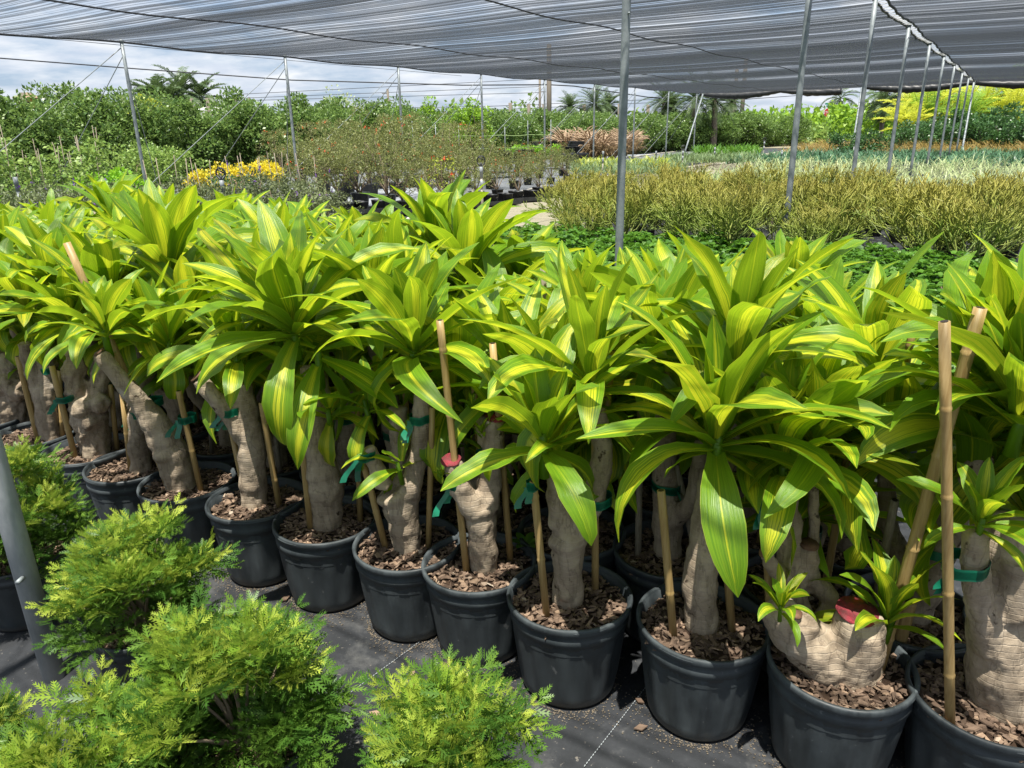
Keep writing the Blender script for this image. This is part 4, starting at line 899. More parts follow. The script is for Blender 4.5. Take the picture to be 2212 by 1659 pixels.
# the clipped boundary hedge of big leafy bushes, front line then a second line behind
HB = bushy('hedge_bush', 'hedge bush', 'bushes of the big hedge', (21, 22, 23, 24), M_HEDGE, 7500, 1.35, 1.35, .0, .125, 46, .52, .06)
f = [True] * 4; hp = [(-22.5, 21.5), (-13.0, 27.8), (-7.2, 33.5), (-1.5, 41.0), (6.5, 50), (14.5, 58), (24, 66)]
hq = []
for a, b_ in zip(hp[:-1], hp[1:]):
    d = math.hypot(b_[0] - a[0], b_[1] - a[1]); k = int(d / 1.2)
    for i in range(k): hq.append((a[0] + (b_[0] - a[0]) * i / k, a[1] + (b_[1] - a[1]) * i / k, 0))
def set_h(c, h): KIDS
for c, (x, y, z) in enumerate(hq):
    v = c % 4; x += rng.normal(0, .3); y += rng.normal(0, .3); q = c / len(hq); sz = (1.0, 1.0, (1.10 - .24 * min(1, q * 1.8)) * rng.uniform(.92, 1.06))
    lab = 'dark green hedge bush, %s from the left in the front line' % nth(c + 1)
    if f[v]: f[v] = False; o = HB[v]; o['label'] = lab; o.location = (x, y, z); o.scale = sz
    else: dup(HB[v], lab, (x, y, z), rng.uniform(0, 6.28), sz)
for c, (x, y, z) in enumerate(hq[::2]):
    q = 2 * c / len(hq)
    dup(HB[c % 4], 'dark green hedge bush, %s from the left in the line behind' % nth(c + 1), (x - 1.2 + rng.normal(0, .3), y + 1.6, 0), rng.uniform(0, 6.28), (1, 1, (1.18 - .26 * min(1, q * 1.8)) * rng.uniform(.9, 1.08)))
LT = bushy('young_tree', 'tree', 'light green trees by the hedge', (31, 32), M_HEDL, 1500, .8, 1.5, .4, .17, 22, .38, .05)
for i, (px, py, D, s_) in enumerate(((862, 222, 38, .92), (925, 215, 38, 1.0), (1025, 205, 38, 1.10), (985, 230, 37, .85), (1100, 235, 46, .95))):
    p = at(px, py, D); zt = p[2]; lab = 'light green young tree rising above the hedge, %s from the left' % nth(i + 1); s2 = zt / 3.5
    if i < 2: o = LT[i]; o['label'] = lab; o.location = (p[0], p[1], 0); o.scale = (s2,) * 3
    else: dup(LT[i % 2], lab, (p[0], p[1], 0), i, s2)
PT = bushy('pale_shrub', 'shrub', None, (35,), M_VAR, 700, 1.1, .9, 1.8, .13, 14, .45, .05)[0]; p = at(740, 240, 42); PT.location = (p[0], p[1], 0); PT['label'] = 'pale cream leaved shrub showing over the hedge top'
YT = bushy('yellow_tree', 'tree', None, (36,), M_YG, 500, .7, .8, 1.9, .14, 10, .35, .05)[0]; p = at(330, 215, 30); YT.location = (p[0], p[1], 0); YT['label'] = 'yellow green young tree poking over the hedge by the leftmost pole'
# sage-leaved flowering shrubs just beyond the striped plants on the left
TB = bushy('flowering_shrub', 'shrub', 'sage leaved shrubs with purple flowers', (41, 42, 43), M_SAGE, 2600, .62, .42, .1, .055, 26, .24, .02, None, (M_PUR, 11, .028), wid=.8)
pts = []
for px, py, D in [(-40, 440, 9.5), (60, 425, 10), (150, 425, 9.4), (250, 430, 9.6), (330, 428, 10.4), (400, 425, 9.8), (470, 425, 10.6), (540, 430, 10), (610, 425, 11), (660, 432, 11.6), (700, 425, 12.4), (90, 405, 12), (200, 405, 12), (300, 405, 12.3), (420, 400, 13), (520, 400, 13), (620, 400, 13.5)]:
    p = at(px, py, D); pts.append((p[0], p[1], 0))
f = [True] * 3; place_set(TB, f, pts, lambda c: 'sage leaved shrub with few purple flowers, %s' % ('%s from the left of the front line' % nth(c + 1) if c < 11 else '%s from the left of the line behind' % nth(c - 10)), (.8, 1.02))
# vines trained on canes
def vine(sd):
    g = np.random.default_rng(sd); t = thing('staked_vine', '', 'vine', (0, 0, 0), group='vines tied to canes'); mb = MB(); n = 400; z = g.uniform(.15, 1.45, n) ** 1.0; a = g.uniform(0, 6.28, n); r = .36 * g.uniform(.2, 1, n) * (1.3 - z * .6)
    scatter(mb, np.c_[r * np.cos(a), r * np.sin(a), z], np.c_[np.cos(a), np.sin(a), 0 * a], .095, g, .1, .7); mb.obj('foliage', M_VINE, t)
    for k in range(2): m2 = MB(); tube(m2, [[.1 * k, .05 * k, 0], [.1 * k + g.normal(0, .1), .05 * k + g.normal(0, .06), g.uniform(1.5, 1.85)]], .007, 5); m2.obj('cane', M_BAMGREY, t)
    return t
VN = [vine(50 + i) for i in range(3)]; f = [True] * 3; pts = []
for px, D in [(-20, 13.5), (25, 14.5), (60, 13), (105, 14), (150, 13.5), (190, 14.5), (-50, 13.2), (-30, 15), (10, 16.5), (70, 17), (120, 16), (165, 17), (200, 17), (-10, 17.5)]:
    p = at(px, 300, D); pts.append((p[0], p[1], 0))
place_set(VN, f, pts, lambda c: 'pale green vine on two canes, %s from the left %s' % (nth(c + 1 if c < 8 else c - 7), 'in the nearer line' if c < 8 else 'by the hedge'), (.78, 1.12))
cp = thing('garden_cane', '', 'cane', group='bare canes standing in the beds'); mb = MB(); tube(mb, [[0, 0, 0], [.05, .02, .75], [.04, -.03, 1.5]], .007, 5); mb.obj('stick', M_BAMGREY, cp)
for c, (px, py, D) in enumerate([(305, 345, 12.5), (345, 340, 13), (365, 335, 14), (388, 342, 12), (405, 340, 15), (500, 335, 14), (515, 335, 13), (527, 330, 15), (585, 325, 14.5), (596, 330, 13.5), (608, 328, 16), (622, 332, 14), (640, 330, 13), (668, 338, 14.5), (540, 340, 13), (455, 345, 15), (440, 350, 13), (560, 338, 14)]):
    p = at(px, py, D); sc_ = p[2] / 1.5; lab = 'thin bare cane among the shrubs at the left, %s from the left' % nth(1 + sorted([305, 345, 365, 388, 405, 500, 515, 527, 585, 596, 608, 622, 640, 668, 540, 455, 440, 560]).index(px)); tl = (rng.normal(0, .06), rng.normal(0, .06))
    if c == 0: cp['label'] = lab; cp.location = (p[0], p[1], 0); cp.scale = (1, 1, sc_)
    else: dup(cp, lab, (p[0], p[1], 0), rng.uniform(0, 6), (1, 1, sc_), tilt=tl)
BG = bushy('bright_green_shrub', 'shrub', None, (61,), M_BRIGHT, 2400, .75, .36, .15, .085, 26, .25, .02)[0]; p = at(243, 395, 15.5); BG.location = (p[0], p[1], 0); BG['label'] = 'bright lime green low shrub left of the leftmost pole foot'
yg = bushy('yellow_green_shrub', 'shrub', 'yellow green shrubs by the hedge foot', (62,), M_VINE, 1800, 1.0, .62, .1, .09, 26, .3, .02)
for c, (px, D) in enumerate(((270, 20), (330, 21), (380, 21.5))):
    p = at(px, 350, D); lab = 'yellow green shrub at the foot of the hedge, %s from the left' % nth(c + 1)
    if c == 0: o = yg[0]; o.location = (p[0], p[1], 0); o['label'] = lab
    else: dup(yg[0], lab, (p[0], p[1], 0), c * 2.0, .9)
YS = bushy('yellow_shrub', 'shrub', 'golden yellow shrubs before the hedge', (63, 64), M_YEL, 1100, .32, .36, .12, .065, 18, .15, .02, .14); f = [True] * 2
place_set(YS, f, [(*at(px, 350, D)[:2], 0) for px, D in ((425, 17.5), (470, 19.5), (500, 20), (528, 20.5), (555, 21), (582, 22))], lambda c: 'golden yellow potted shrub before the hedge, %s from the left' % nth(c + 1), (.9, 1.05))
PK = bushy('pink_flower_plant', 'flowering plant', 'pink flowering plants by the golden shrubs', (65,), M_DARK, 500, .35, .33, .1, .10, 12, .18, .02, .15, (M_PINK, 25, .03), wid=.5)
for c, (px, D) in enumerate(((480, 16.5), (510, 17), (545, 17.2))):
    p = at(px, 370, D); lab = 'dark leaved plant with pink flowers before the golden shrubs, %s of three' % nth(c + 1)
    if c == 0: o = PK[0]; o.location = (p[0], p[1], 0); o['label'] = lab
    else: dup(PK[0], lab, (p[0], p[1], 0), c * 2.0, .9)
# olive shrubs with red flowers in black pots
RS = bushy('red_flowered_shrub', 'potted shrub', 'olive leaved potted shrubs with red flowers', (71, 72, 73, 74), M_OLIVE, 2300, .80, .70, .40, .055, 24, .21, .02, .21, (M_RED, 12, .028), wid=.75, stems=9)
for q in (1, 3): RS[q].children[0].data.materials[0] = M_OLIVEG
rp = [(838, 452, .95), (872, 458, .7), (780, 448, 1.0), (735, 452, .9), (932, 462, .62), (988, 460, .75), (690, 455, .8), (1030, 440, .85), (1120, 432, .62), (1165, 425, .6), (1075, 430, .7), (800, 428, 1.12), (860, 425, 1.1), (750, 425, 1.15), (920, 430, 1.0), (975, 425, .95), (700, 420, 1.05), (820, 408, 1.2), (890, 405, 1.15), (955, 402, 1.1), (1010, 405, 1.0), (760, 402, 1.22), (700, 398, 1.1), (650, 400, 1.0), (610, 402, .95), (1060, 408, .8), (1110, 408, .7), (1140, 400, .65), (1190, 398, .6), (1225, 392, .6), (850, 385, 1.2), (930, 382, 1.1), (1000, 385, 1.0), (1215, 380, .7), (1165, 385, .7)]
f = [True] * 4
for c, (px, py, s_) in enumerate(rp):
    p = gr(px, py); v = c % 4; lab = 'olive leaved shrub with scattered red flowers, %s from the left %s' % (nth(1 + sorted(q[0] for q in (rp[:11] if c < 11 else rp[11:17] if c < 17 else rp[17:])).index(px)), 'in the front line' if c < 11 else 'in the middle line' if c < 17 else 'further back')
    if f[v]: f[v] = False; o = RS[v]; o['label'] = lab; o.location = (p[0], p[1], 0); o.scale = (s_,) * 3; o.rotation_euler.z = c
    else: dup(RS[v], lab, (p[0], p[1], 0), c * 1.3, s_)
YF = bushy('yellow_leaved_shrub', 'potted shrub', None, (75,), M_YG, 150, .25, .42, .35, .05, 9, .10, .02, .2, (M_RED, 5, .04), stems=7)[0]; p = gr(975, 466); YF.location = (p[0] - .1, p[1] - .15, 0); YF['label'] = 'sparse yellow leaved potted shrub with bright red flowers'
# nursery trays and pots
def tray(label, p, rz=0.0, n=4, group='black pots in carry trays'):
    t = thing('pot_tray', label, 'tray of pots', (p[0], p[1], 0), rz, group); mb = MB(); box(mb, (0, 0, .05), (.95, .5, .03)); box(mb, (0, -.25, .09), (.95, .02, .08)); box(mb, (0, .25, .09), (.95, .02, .08)); mb.obj('tray', M_BLACK, t, smooth=False)
    for i in range(n): m2 = MB(); lathe(m2, [(0, 0), (.09, 0), (.12, .2), (.125, .2), (.11, .18), (.001, .17)], 16); m2.obj('pot', M_BLACK, t, ((i // 2 - .5) * .4, (i % 2 - .5) * .24, .07))
    return t
for c, (px, py) in enumerate(((800, 462), (905, 462), (1000, 452), (1075, 445), (1130, 437), (730, 468), (690, 462), (1180, 428), (660, 470))):
    tray('black carry tray of small pots under the olive shrubs, %s from the left' % nth(1 + sorted([800, 905, 1000, 1075, 1130, 730, 690, 1180, 660]).index(px)), gr(px, py), .5)
# potting benches and stacked crates
for c, (px, py, wd) in enumerate(((1110, 372, 2.4), (1165, 366, 2.6), (1218, 358, 2.2), (1085, 384, 2.0))):
    p = gr(px, py); t = thing('plant_bench', 'black plant bench holding pots beyond the olive shrubs, %s from the left' % nth(1 + [1085, 1110, 1165, 1218].index(px)), 'bench', (p[0], p[1], 0), .55, 'black plant benches'); mb = MB(); box(mb, (0, 0, .52), (wd, 1.0, .07)); mb.obj('bench_top', M_BLACK, t, smooth=False)
    for a in (-1, 1):
        for b_ in (-1, 1): m2 = MB(); box(m2, (a * (wd / 2 - .1), b_ * .42, .245), (.12, .12, .485)); m2.obj('leg', M_BLACK, t, smooth=False)
    for k in range(4):
        m2 = MB(); lathe(m2, [(0, 0), (.13, 0), (.17, .3), (.175, .3), (.15, .27), (.001, .26)], 16); tag(m2.obj('nursery_pot', M_BLACK, None, (p[0] + (k - 1.5) * wd * .22 * math.cos(.55), p[1] + (k - 1.5) * wd * .22 * math.sin(.55), .555)), 'black pot on the bench %s from the left, %s pot along' % (nth(1 + [1085, 1110, 1165, 1218].index(px)), nth(k + 1)), 'pot', 'pots on the benches')
for c, (px, py) in enumerate(((1243, 352), (1206, 349), (1160, 352))):
    p = gr(px, py); t = thing('crate_stack', 'tall stack of black nursery trays, %s from the left of three' % nth(3 - c), 'stack of trays', (p[0], p[1], 0), .3, 'stacks of black trays'); mb = MB()
    for k in range(7): box(mb, (rng.normal(0, .015), 0, .07 + .15 * k), (.62, .62, .12)); box(mb, (0, 0, .14 + .15 * k), (.68, .68, .03))
    mb.obj('trays', M_BLACK, t, smooth=False)
BP2 = bushy('bench_plant', 'plant', 'leafy plants on the benches', (77,), M_BRIGHT, 500, .35, .2, .02, .09, 10, .14, .015, None)
for c, (px, py) in enumerate(((1105, 350), (1135, 345), (1165, 343), (1190, 340))):
    p = at(px, py, 33); lab = 'fresh green leafy plant on the black benches, %s from the left' % nth(c + 1)
    if c == 0: o = BP2[0]; o.location = (p[0], p[1], .56); o['label'] = lab
    else: dup(BP2[0], lab, (p[0], p[1], .56), c * 2.0, 1.0)
# cane trellis with two pale strings
tl = thing('string_trellis', 'trellis of thin metal stakes with two pale green strings before the hedge', 'trellis'); A, B = at(845, 340, 31), at(1190, 352, 31); A[2] = B[2] = 0; tl.location = tuple(A)
for h in (1.42, .95):
    m2 = MB(); tube(m2, [[0, 0, h]] + [list((B - A) * f + [0, 0, h + .02 * math.sin(f * 30)]) for f in np.linspace(0.05, 1, 16)], .016, 4); m2.obj('string', M_VAR, tl)
for f in np.linspace(0, 1, 8):
    m2 = MB(); q = (B - A) * f; tube(m2, [q, q + [0, 0, 1.75 + rng.uniform(0, .3)]], .014, 5); m2.obj('stake', M_GALV_SHADE, tl)
# plumed grasses
def plume(sd):
    g = np.random.default_rng(sd); t = thing('plumed_grass', '', 'ornamental grass', (0, 0, 0), group='tan plumed fountain grasses'); mb = MB(); pl = MB()
    for i in range(260):
        a = g.uniform(0, 6.28); straps(mb, (g.normal(0, .1), g.normal(0, .1), .1), a, g.uniform(1.0, 1.5), g.uniform(.7, 1.3), .028, g.uniform(1.2, 2.3), .1, 0, 0, 5, 0)
    for i in range(70):
        a = g.uniform(0, 6.28); e = g.uniform(1.05, 1.5); L = g.uniform(1.1, 1.65); t_ = np.linspace(0, 1, 7); th = e - 1.3 * t_ ** 2 * g.uniform(.6, 1.3); x = np.cumsum(np.cos(th)) * L / 7; z = np.cumsum(np.sin(th)) * L / 7 + .1
        tube(pl, np.c_[x * math.cos(a), x * math.sin(a), z], [.004, .004, .004, .006, .026, .024, .003], 4, uv=(g.uniform(0, 1), 0, 1))
    mb.obj('blades', M_BRNL, t); pl.obj('plumes', M_BRN, t); return t
M_BRNL = leafmat('brown_blade', (.20, .14, .07), (.32, .23, .12), .2, .6)
PG = [plume(81), plume(82)]; f = [True] * 2; gp = [(1195, 338), (1222, 343), (1250, 342), (1275, 345), (1300, 345), (1322, 341), (1345, 336), (1366, 332), (1235, 330), (1265, 331), (1290, 331), (1315, 330), (1175, 330), (1135, 330), (1105, 330)]
place_set(PG, f, [tuple(gr(px, py + 6)) for px, py in gp], lambda c: 'tan plumed fountain grass by the pale ground cloth, %s in its clump from the left' % nth(1 + sorted(q[0] for q in gp).index(gp[c][0])), (1.0, 1.25))
# shrubs and small palms beyond the road, right of the middle
GS = bushy('green_shrub', 'shrub', 'green shrubs round the road', (85, 86), M_HEDL, 1300, .9, .75, .1, .14, 22, .32, .03)
gs = [(1425, 318, 1.2), (1455, 312, 1.1), (1395, 322, 1.1), (1490, 306, 1.15), (1520, 305, 1.1), (1350, 318, .9), (1610, 283, 1.25), (1650, 281, 1.3), (1690, 280, 1.2), (1720, 280, 1.15), (1560, 285, 1.3)]; f = [True] * 2
place_set(GS, f, [tuple(gr(x, y)) for x, y, s in gs], lambda c: 'mid green shrub near the gravel road, %s from the left' % nth(1 + sorted(q[0] for q in gs).index(gs[c][0])), (1.0, 1.3))
YP = bushy('yellow_flower_shrub', 'shrub', 'yellow shrubs beside the thick pole', (87,), M_YEL, 500, .5, .4, .15, .1, 12, .2, .02)
for c, (px, py) in enumerate(((1392, 330), (1412, 328), (1440, 325))):
    p = gr(px, py); lab = 'yellow shrub seen beside the thick middle pole, %s from the left' % nth(c + 1)
    if c == 0: o = YP[0]; o.location = tuple(p); o['label'] = lab
    else: dup(YP[0], lab, p, c * 2.0, 1.0)
DS = bushy('dark_shrub', 'shrub', 'dark shrubs at the right behind the grass beds', (88, 89), M_DARK, 2200, 1.0, .75, .05, .13, 24, .36, .04)
ds = [(1835, 282, 38), (1880, 280, 38), (1945, 275, 42), (1990, 268, 43), (2040, 258, 43), (2090, 262, 42), (2140, 250, 41), (2190, 244, 40), (2240, 236, 40), (1960, 262, 47), (2010, 256, 47), (2070, 240, 46), (2125, 232, 46), (2185, 226, 45)]; f = [True] * 2
for c, (px, py, D) in enumerate(ds):
    p = at(px, py, D); v = c % 2; s_ = p[2] / 1.72; p[2] = 0; lab = 'dark shrub behind the ochre grass, %s from the left %s' % (nth(1 + sorted(q[0] for q in (ds[:9] if c < 9 else ds[9:])).index(px)), 'in the near line' if c < 9 else 'in the tall line behind')
    if f[v]: f[v] = False; o = DS[v]; o.location = tuple(p); o['label'] = lab; o.scale = (s_,) * 3
    else: dup(DS[v], lab, p, c * 1.1, s_)
# far greenery as one low mass along the horizon
def far_mass(n, mat, name, label, x0, x1, D0, D1, h, leaf, seed):
    g = np.random.default_rng(seed); mb = MB(); D = g.uniform(D0, D1, n); px = g.uniform(x0, x1, n); X = (px - CX) / 1698 * D
    z = h * (1 + .28 * np.sin(X * .9) + .18 * np.sin(X * 2.3 + D) + .1 * np.sin(X * .23)) * g.uniform(0, 1, n) ** .45
    scatter(mb, np.c_[X, D, z], np.c_[g.normal(0, .5, n), g.normal(-.5, .5, n), g.normal(.3, .5, n)], leaf, g, .3, .6); return tag(mb.obj(name, mat), label, 'tree belt', None, 'stuff')
far_mass(9000, M_HEDL, 'far_tree_belt', 'far belt of low green trees along the horizon', 1380, 2300, 95, 135, 2.7, .75, 91)
far_mass(6000, M_HEDGE, 'far_tree_belt', 'darker far trees behind the green belt on the horizon', 1200, 2400, 140, 190, 3.2, 1.1, 92)
far_mass(6000, M_HEDL, 'orchard_rows', 'rows of flat topped green orchard trees right of the stop sign', 1800, 2060, 70, 92, 2.5, .5, 93)
far_mass(4200, M_VINE, 'young_palm_block', 'block of yellow green young palms beyond the road', 1540, 1800, 66, 78, 1.1, .5, 94)
far_mass(5000, M_HEDGE, 'far_tree_belt', 'dark trees closing the view beyond the hedge on the left', -400, 1250, 75, 95, 3.4, .6, 95)
# palms
def frond(mb, base, az, e0, L, droop, nl, ll, g, vee=.5, wid=.07):
    t = np.linspace(0, 1, 9); th = e0 - droop * t ** 1.3; x = np.concatenate([[0], np.cumsum(np.cos(th[:-1]) * L / 8)]); z = np.concatenate([[0], np.cumsum(np.sin(th[:-1]) * L / 8)])
    h = np.array([math.cos(az), math.sin(az), 0]); S = np.array([-math.sin(az), math.cos(az), 0]); C = np.array(base) + h * x[:, None] + [0, 0, 1] * z[:, None]
    tube(mb, C, np.linspace(.035, .008, 9) * L / 2.2, 4, cap=False, uv=(.3, .5, .5))
    for k in range(nl):
        f = .14 + .86 * k / nl; c = np.array([np.interp(f, t, C[:, q]) for q in range(3)]); tg = h * math.cos(np.interp(f, t, th)) + np.array([0, 0, 1]) * math.sin(np.interp(f, t, th)); up_ = np.cross(S, tg) * -1; up_ = up_ if up_[2] > 0 else -up_
        l = ll * (1 - .55 * abs(f - .45) * 1.3) * g.uniform(.85, 1.1)
        for sg in (-1, 1):
            d = tg * .55 + S * sg * .85 + up_ * vee * g.uniform(.5, 1.2); d /= np.linalg.norm(d); n_ = tg * wid * l; e = c + d * l * .6 - [0, 0, .04 * l]; q = c + d * l - [0, 0, .28 * l]
            mb.add([c - n_ * .4, c + n_ * .5, e + n_ * .8, e - n_ * .6, q], [[0, 1, 2, 3], [3, 2, 4]], np.tile([[g.uniform(0, 1), 0]], (5, 1)))
def palm(name, label, loc, H, L, nf, mat, seed, tr=.12, ll=.6, lo=-40, hi=80, droop=1.5, group=None, trunks=1, nl=22, spread=.0):
    g = np.random.default_rng(seed); t = thing(name, label, 'palm', loc, group=group); wid = .095 if name == 'skyline_palm' else .08; mb = MB(); tm = MB()
    for q in range(trunks):
        a = q * 6.28 / max(1, trunks) + .4; o = np.array([spread * math.cos(a) * .3, spread * math.sin(a) * .3, 0]); top = o * 3.3 * (spread > 0) + np.array([g.normal(0, .1), g.normal(0, .1), H * (1 if q == 0 else g.uniform(.55, 1.0))])
        tube(tm, spline([o, (o + top) / 2 + g.normal(0, .04, 3), top], 5), np.linspace(tr * 1.25, tr * .8, 11), 8)
        for k in range(nf // trunks if trunks > 1 else nf):
            f = k / nf * (trunks if trunks > 1 else 1); frond(mb, top, k * 2.4 + g.normal(0, .2), R(lo + (hi - lo) * f) + g.normal(0, .1), L * g.uniform(.85, 1.1), droop * g.uniform(.7, 1.2), nl, ll, g, .5, wid)
    mb.obj('fronds', mat, t); tm.obj('trunk', M_TRUNK, t); return t
def palm_at(name, label, px, py, D, L, nf, mat, seed, **kw):
    p = at(px, py, D); return palm(name, label, (p[0], p[1], 0), p[2], L, nf, mat, seed, **kw)
G = 'tall palms on the skyline'
for c, (px, py, D, L) in enumerate(((395, 206, 58, 2.6), (345, 214, 56, 2.3), (430, 214, 60, 2.3), (318, 220, 57, 2.0), (368, 220, 55, 2.1))):
    palm_at('skyline_palm', ['tallest royal palm of the clump over the hedge', 'royal palm left of the tallest in the clump', 'royal palm on the right of the clump', 'low palm at the left end of the clump', 'low palm half hidden in the middle of the clump'][c], px, py, D, L, 22, M_PALM, 100 + c, tr=.2, ll=.62, lo=-30, hi=85, droop=1.35, group=G, nl=34)
for c, (px, py, D, L) in enumerate(((1230, 232, 62, 1.4), (1285, 226, 60, 1.8), (1318, 228, 62, 1.6), (1432, 216, 58, 2.0), (1455, 232, 57, 1.5), (1498, 212, 56, 2.3), (1546, 216, 56, 2.1), (1580, 222, 64, 1.6))):
    palm_at('date_palm', 'date palm with stiff arching fronds beyond the hedge, %s from the left of eight' % nth(c + 1), px, py, D, L, 34, M_PALM, 110 + c, tr=.22, ll=.42, lo=-45, hi=80, droop=1.0, group='date palms beyond the hedge')
for c, (px, py, D, L) in enumerate(((1817, 212, 100, 2.7), (1916, 200, 70, 2.2), (1912, 222, 66, 1.9), (1960, 208, 64, 2.0))):
    palm_at('coconut_palm', ['lone wind blown palm standing against the sky by the stop sign', 'dark palm at the leaning brace, upper crown', 'dark palm at the leaning brace, lower crown', 'dark palm left of the golden palms'][c], px, py, D, L, 16, M_PALM, 120 + c, tr=.12, ll=.8, lo=-60, hi=70, droop=1.6, group=G)
for c, (px, py, D, L, m) in enumerate(((1985, 226, 53, 2.60, M_ARECA), (2030, 219, 54, 2.73, M_ARECA), (2070, 232, 55, 2.34, M_ARECAG), (2118, 226, 53, 2.60, M_ARECA), (2165, 219, 53, 2.86, M_ARECAG), (2212, 222, 52, 2.86, M_ARECA), (2000, 249, 52, 2.21, M_ARECAG), (2090, 249, 51, 2.21, M_ARECAG), (2185, 239, 51, 2.47, M_ARECA), (1960, 266, 51, 1.69, M_ARECA))):
    palm_at('golden_palm', '%s clumping palm at the right beyond the shrubs, %s from the left' % ('golden yellow' if m is M_ARECA else 'bright green', nth(1 + sorted([1985, 2030, 2070, 2118, 2165, 2212, 2000, 2090, 2185, 1960]).index(px))), px, py, D, L, 27, m, 130 + c, tr=.05, ll=.62, lo=15, hi=86, droop=1.0, group='clumping palms at the right', trunks=3, spread=.5, nl=18)
spk = thing('yucca_plant', 'tall silver green spiky yucca standing before the hedge', 'yucca', tuple(gr(1262, 330)) ); mb = MB(); tm = MB(); tube(tm, [[0, 0, 0], [0, 0, 2.2]], .07, 7); tm.obj('trunk', M_TRUNK, spk)
for k in range(90): straps(mb, (0, 0, .5 + 1.7 * k / 90), k * 2.4, R(-30 + 100 * k / 90), .75, .06, .2, .2, idn=0, n=4)
mb.obj('leaves', M_VAR, spk)

# ------------------------------------------------------------------ sprinklers, posts, wires, far structures
def riser(px, py, D, hgt_px, label, head=True, lower=M_PVC):
    p = at(px, py, D); H = p[2]; t = thing('sprinkler_riser', label, 'sprinkler', (p[0], p[1], 0), group='sprinkler risers among the beds'); mb = MB(); tube(mb, [[0, 0, 0], [0, 0, H - .12]], .024, 10); mb.obj('pipe', lower, t)
    mb = MB()
    for z in (H * .55, H * .72): tube(mb, [[0, 0, z], [0, 0, z + .14]], .031, 10)
    tube(mb, [[0, 0, H - .26], [0, 0, H - .12]], .034, 10); mb.obj('coupling', M_GREYPVC, t)
    if head:
        mb = MB(); a = np.linspace(-.3, math.pi + .3, 12); tube(mb, np.c_[.07 * np.cos(a), 0 * a, H - .02 + .085 * np.sin(a)], .014, 6); tube(mb, [[-.067, 0, H - .05], [0, 0, H - .13], [.067, 0, H - .05]], .016, 6); tube(mb, [[0, 0, H - .14], [0, 0, H - .05]], .02, 8); tube(mb, [[-.05, 0, H + .045], [.05, 0, H - .01]], .012, 6); mb.obj('sprinkler_head', M_BLACK, t)
    return t
riser(1039, 345, 13.9, 130, 'white sprinkler riser with a black ring head, largest, at the path edge')
riser(476, 372, 12.0, 95, 'grey sprinkler riser among the sage shrubs on the left', True, M_GREYPVC)
riser(1303, 318, 24.5, 90, 'white sprinkler pipe against the tan plumed grass', False)
riser(1476, 318, 27, 60, 'sprinkler riser with a black ring head right of the thick pole')
riser(1652, 300, 36, 60, 'sprinkler riser by the gravel road left of the square pole')
riser(1545, 312, 33, 40, 'thin sprinkler riser among the pots by the road', False)
riser(1418, 320, 30, 30, 'white pipe standing beside the thick pole', False)
riser(1020, 372, 17, 60, 'short riser behind the largest one among the olive shrubs', True)
riser(28, 365, 12, 60, 'grey riser at the left edge under the vines', False, M_GREYPVC)
riser(1690, 322, 33, 30, 'short grey riser just left of the square pole', False, M_GREYPVC)
def pipe(label, pts, r=.03): mb = MB(); tube(mb, [np.array(p) + [0, 0, r + .01] for p in pts], r, 8); tag(mb.obj('white_pipe', M_PVC), label, 'pipe', 'white pipes on the ground')
pipe('white water pipe along the left side of the path', [gr(880, 478), gr(1060, 434), gr(1180, 404)])
pipe('white water pipe along the beds right of the plumed grass', [gr(1240, 398), gr(1330, 380), gr(1500, 362), gr(1655, 345)])
pipe('white water pipe across the pale cloth below the plumed grass', [gr(1265, 354), gr(1430, 332), gr(1560, 318)])
def wire(pts, label, r=.02): cable('power_line', pts, r, label, M_WIRE, .0, 'wires across the sky', 'wire')
wire([at(-60, 121, 45), at(300, 149, 46), at(630, 173, 47), at(1000, 184, 48), at(1186, 183, 48)], 'thickest dark wire crossing the sky on the left', .035)
wire([at(1186, 183, 48), at(1240, 186, 50), at(1400, 210, 56), at(1570, 218, 60)], 'dark wire falling right of the brown timber pole', .035)
for i, (a, b_) in enumerate((((470, 206), (1160, 171)), ((470, 214), (1165, 187)), ((470, 219), (1165, 200)), ((735, 236), (1120, 228)), ((1050, 230), (1600, 207)), ((1050, 238), (1600, 213)))):
    wire([at(*a, 110), at(*b_, 110)], 'fine grey power line low over the hedge, %s from the top' % nth(i + 1), .035)
wire([at(1590, 216, 100), at(1810, 200, 100), at(2230, 196, 100)], 'fine power line under the far cloth edge at the right', .04)
def upole(px, yt, D, r, label, arms=True):
    p = at(px, yt, D); t = thing('utility_pole', label, 'utility pole', (p[0], p[1], 0), group='utility poles'); mb = MB(); tube(mb, [[0, 0, 0], [0, 0, p[2]]], [r * 1.2, r], 8); mb.obj('post', M_WOOD, t)
    if arms:
        for k in range(3): m2 = MB(); box(m2, (.35 if k % 2 else -.35, 0, p[2] - .6 - k * .9), (.9, .12, .1)); m2.obj('insulator_arm', M_WOOD, t, smooth=False)
upole(837, 192, 110, .16, 'wooden utility pole with insulators over the hedge, left of the third steel pole')
upole(538, 210, 115, .15, 'small utility pole over the hedge right of the palm clump')
upole(1166, 172, 105, .15, 'utility pole with insulators left of the brown timber pole')
upole(1186, 95, 48, .14, 'tall brown timber pole rising behind the shade cloth', False)
upole(1592, 150, 90, .2, 'left one of two tall poles behind the far cloth corner', False)
upole(1612, 125, 90, .22, 'right one of two tall poles behind the far cloth corner', False)
def stub(px, yt, D, r, label):
    p = at(px, yt, D); mb = MB(); tube(mb, [[0, 0, 0], [.02, 0, p[2] * .6], [0, 0, p[2]]], r, 8); tag(mb.obj('timber_post', M_WOOD, None, (p[0], p[1], 0)), label, 'post', 'timber posts behind the hedge')
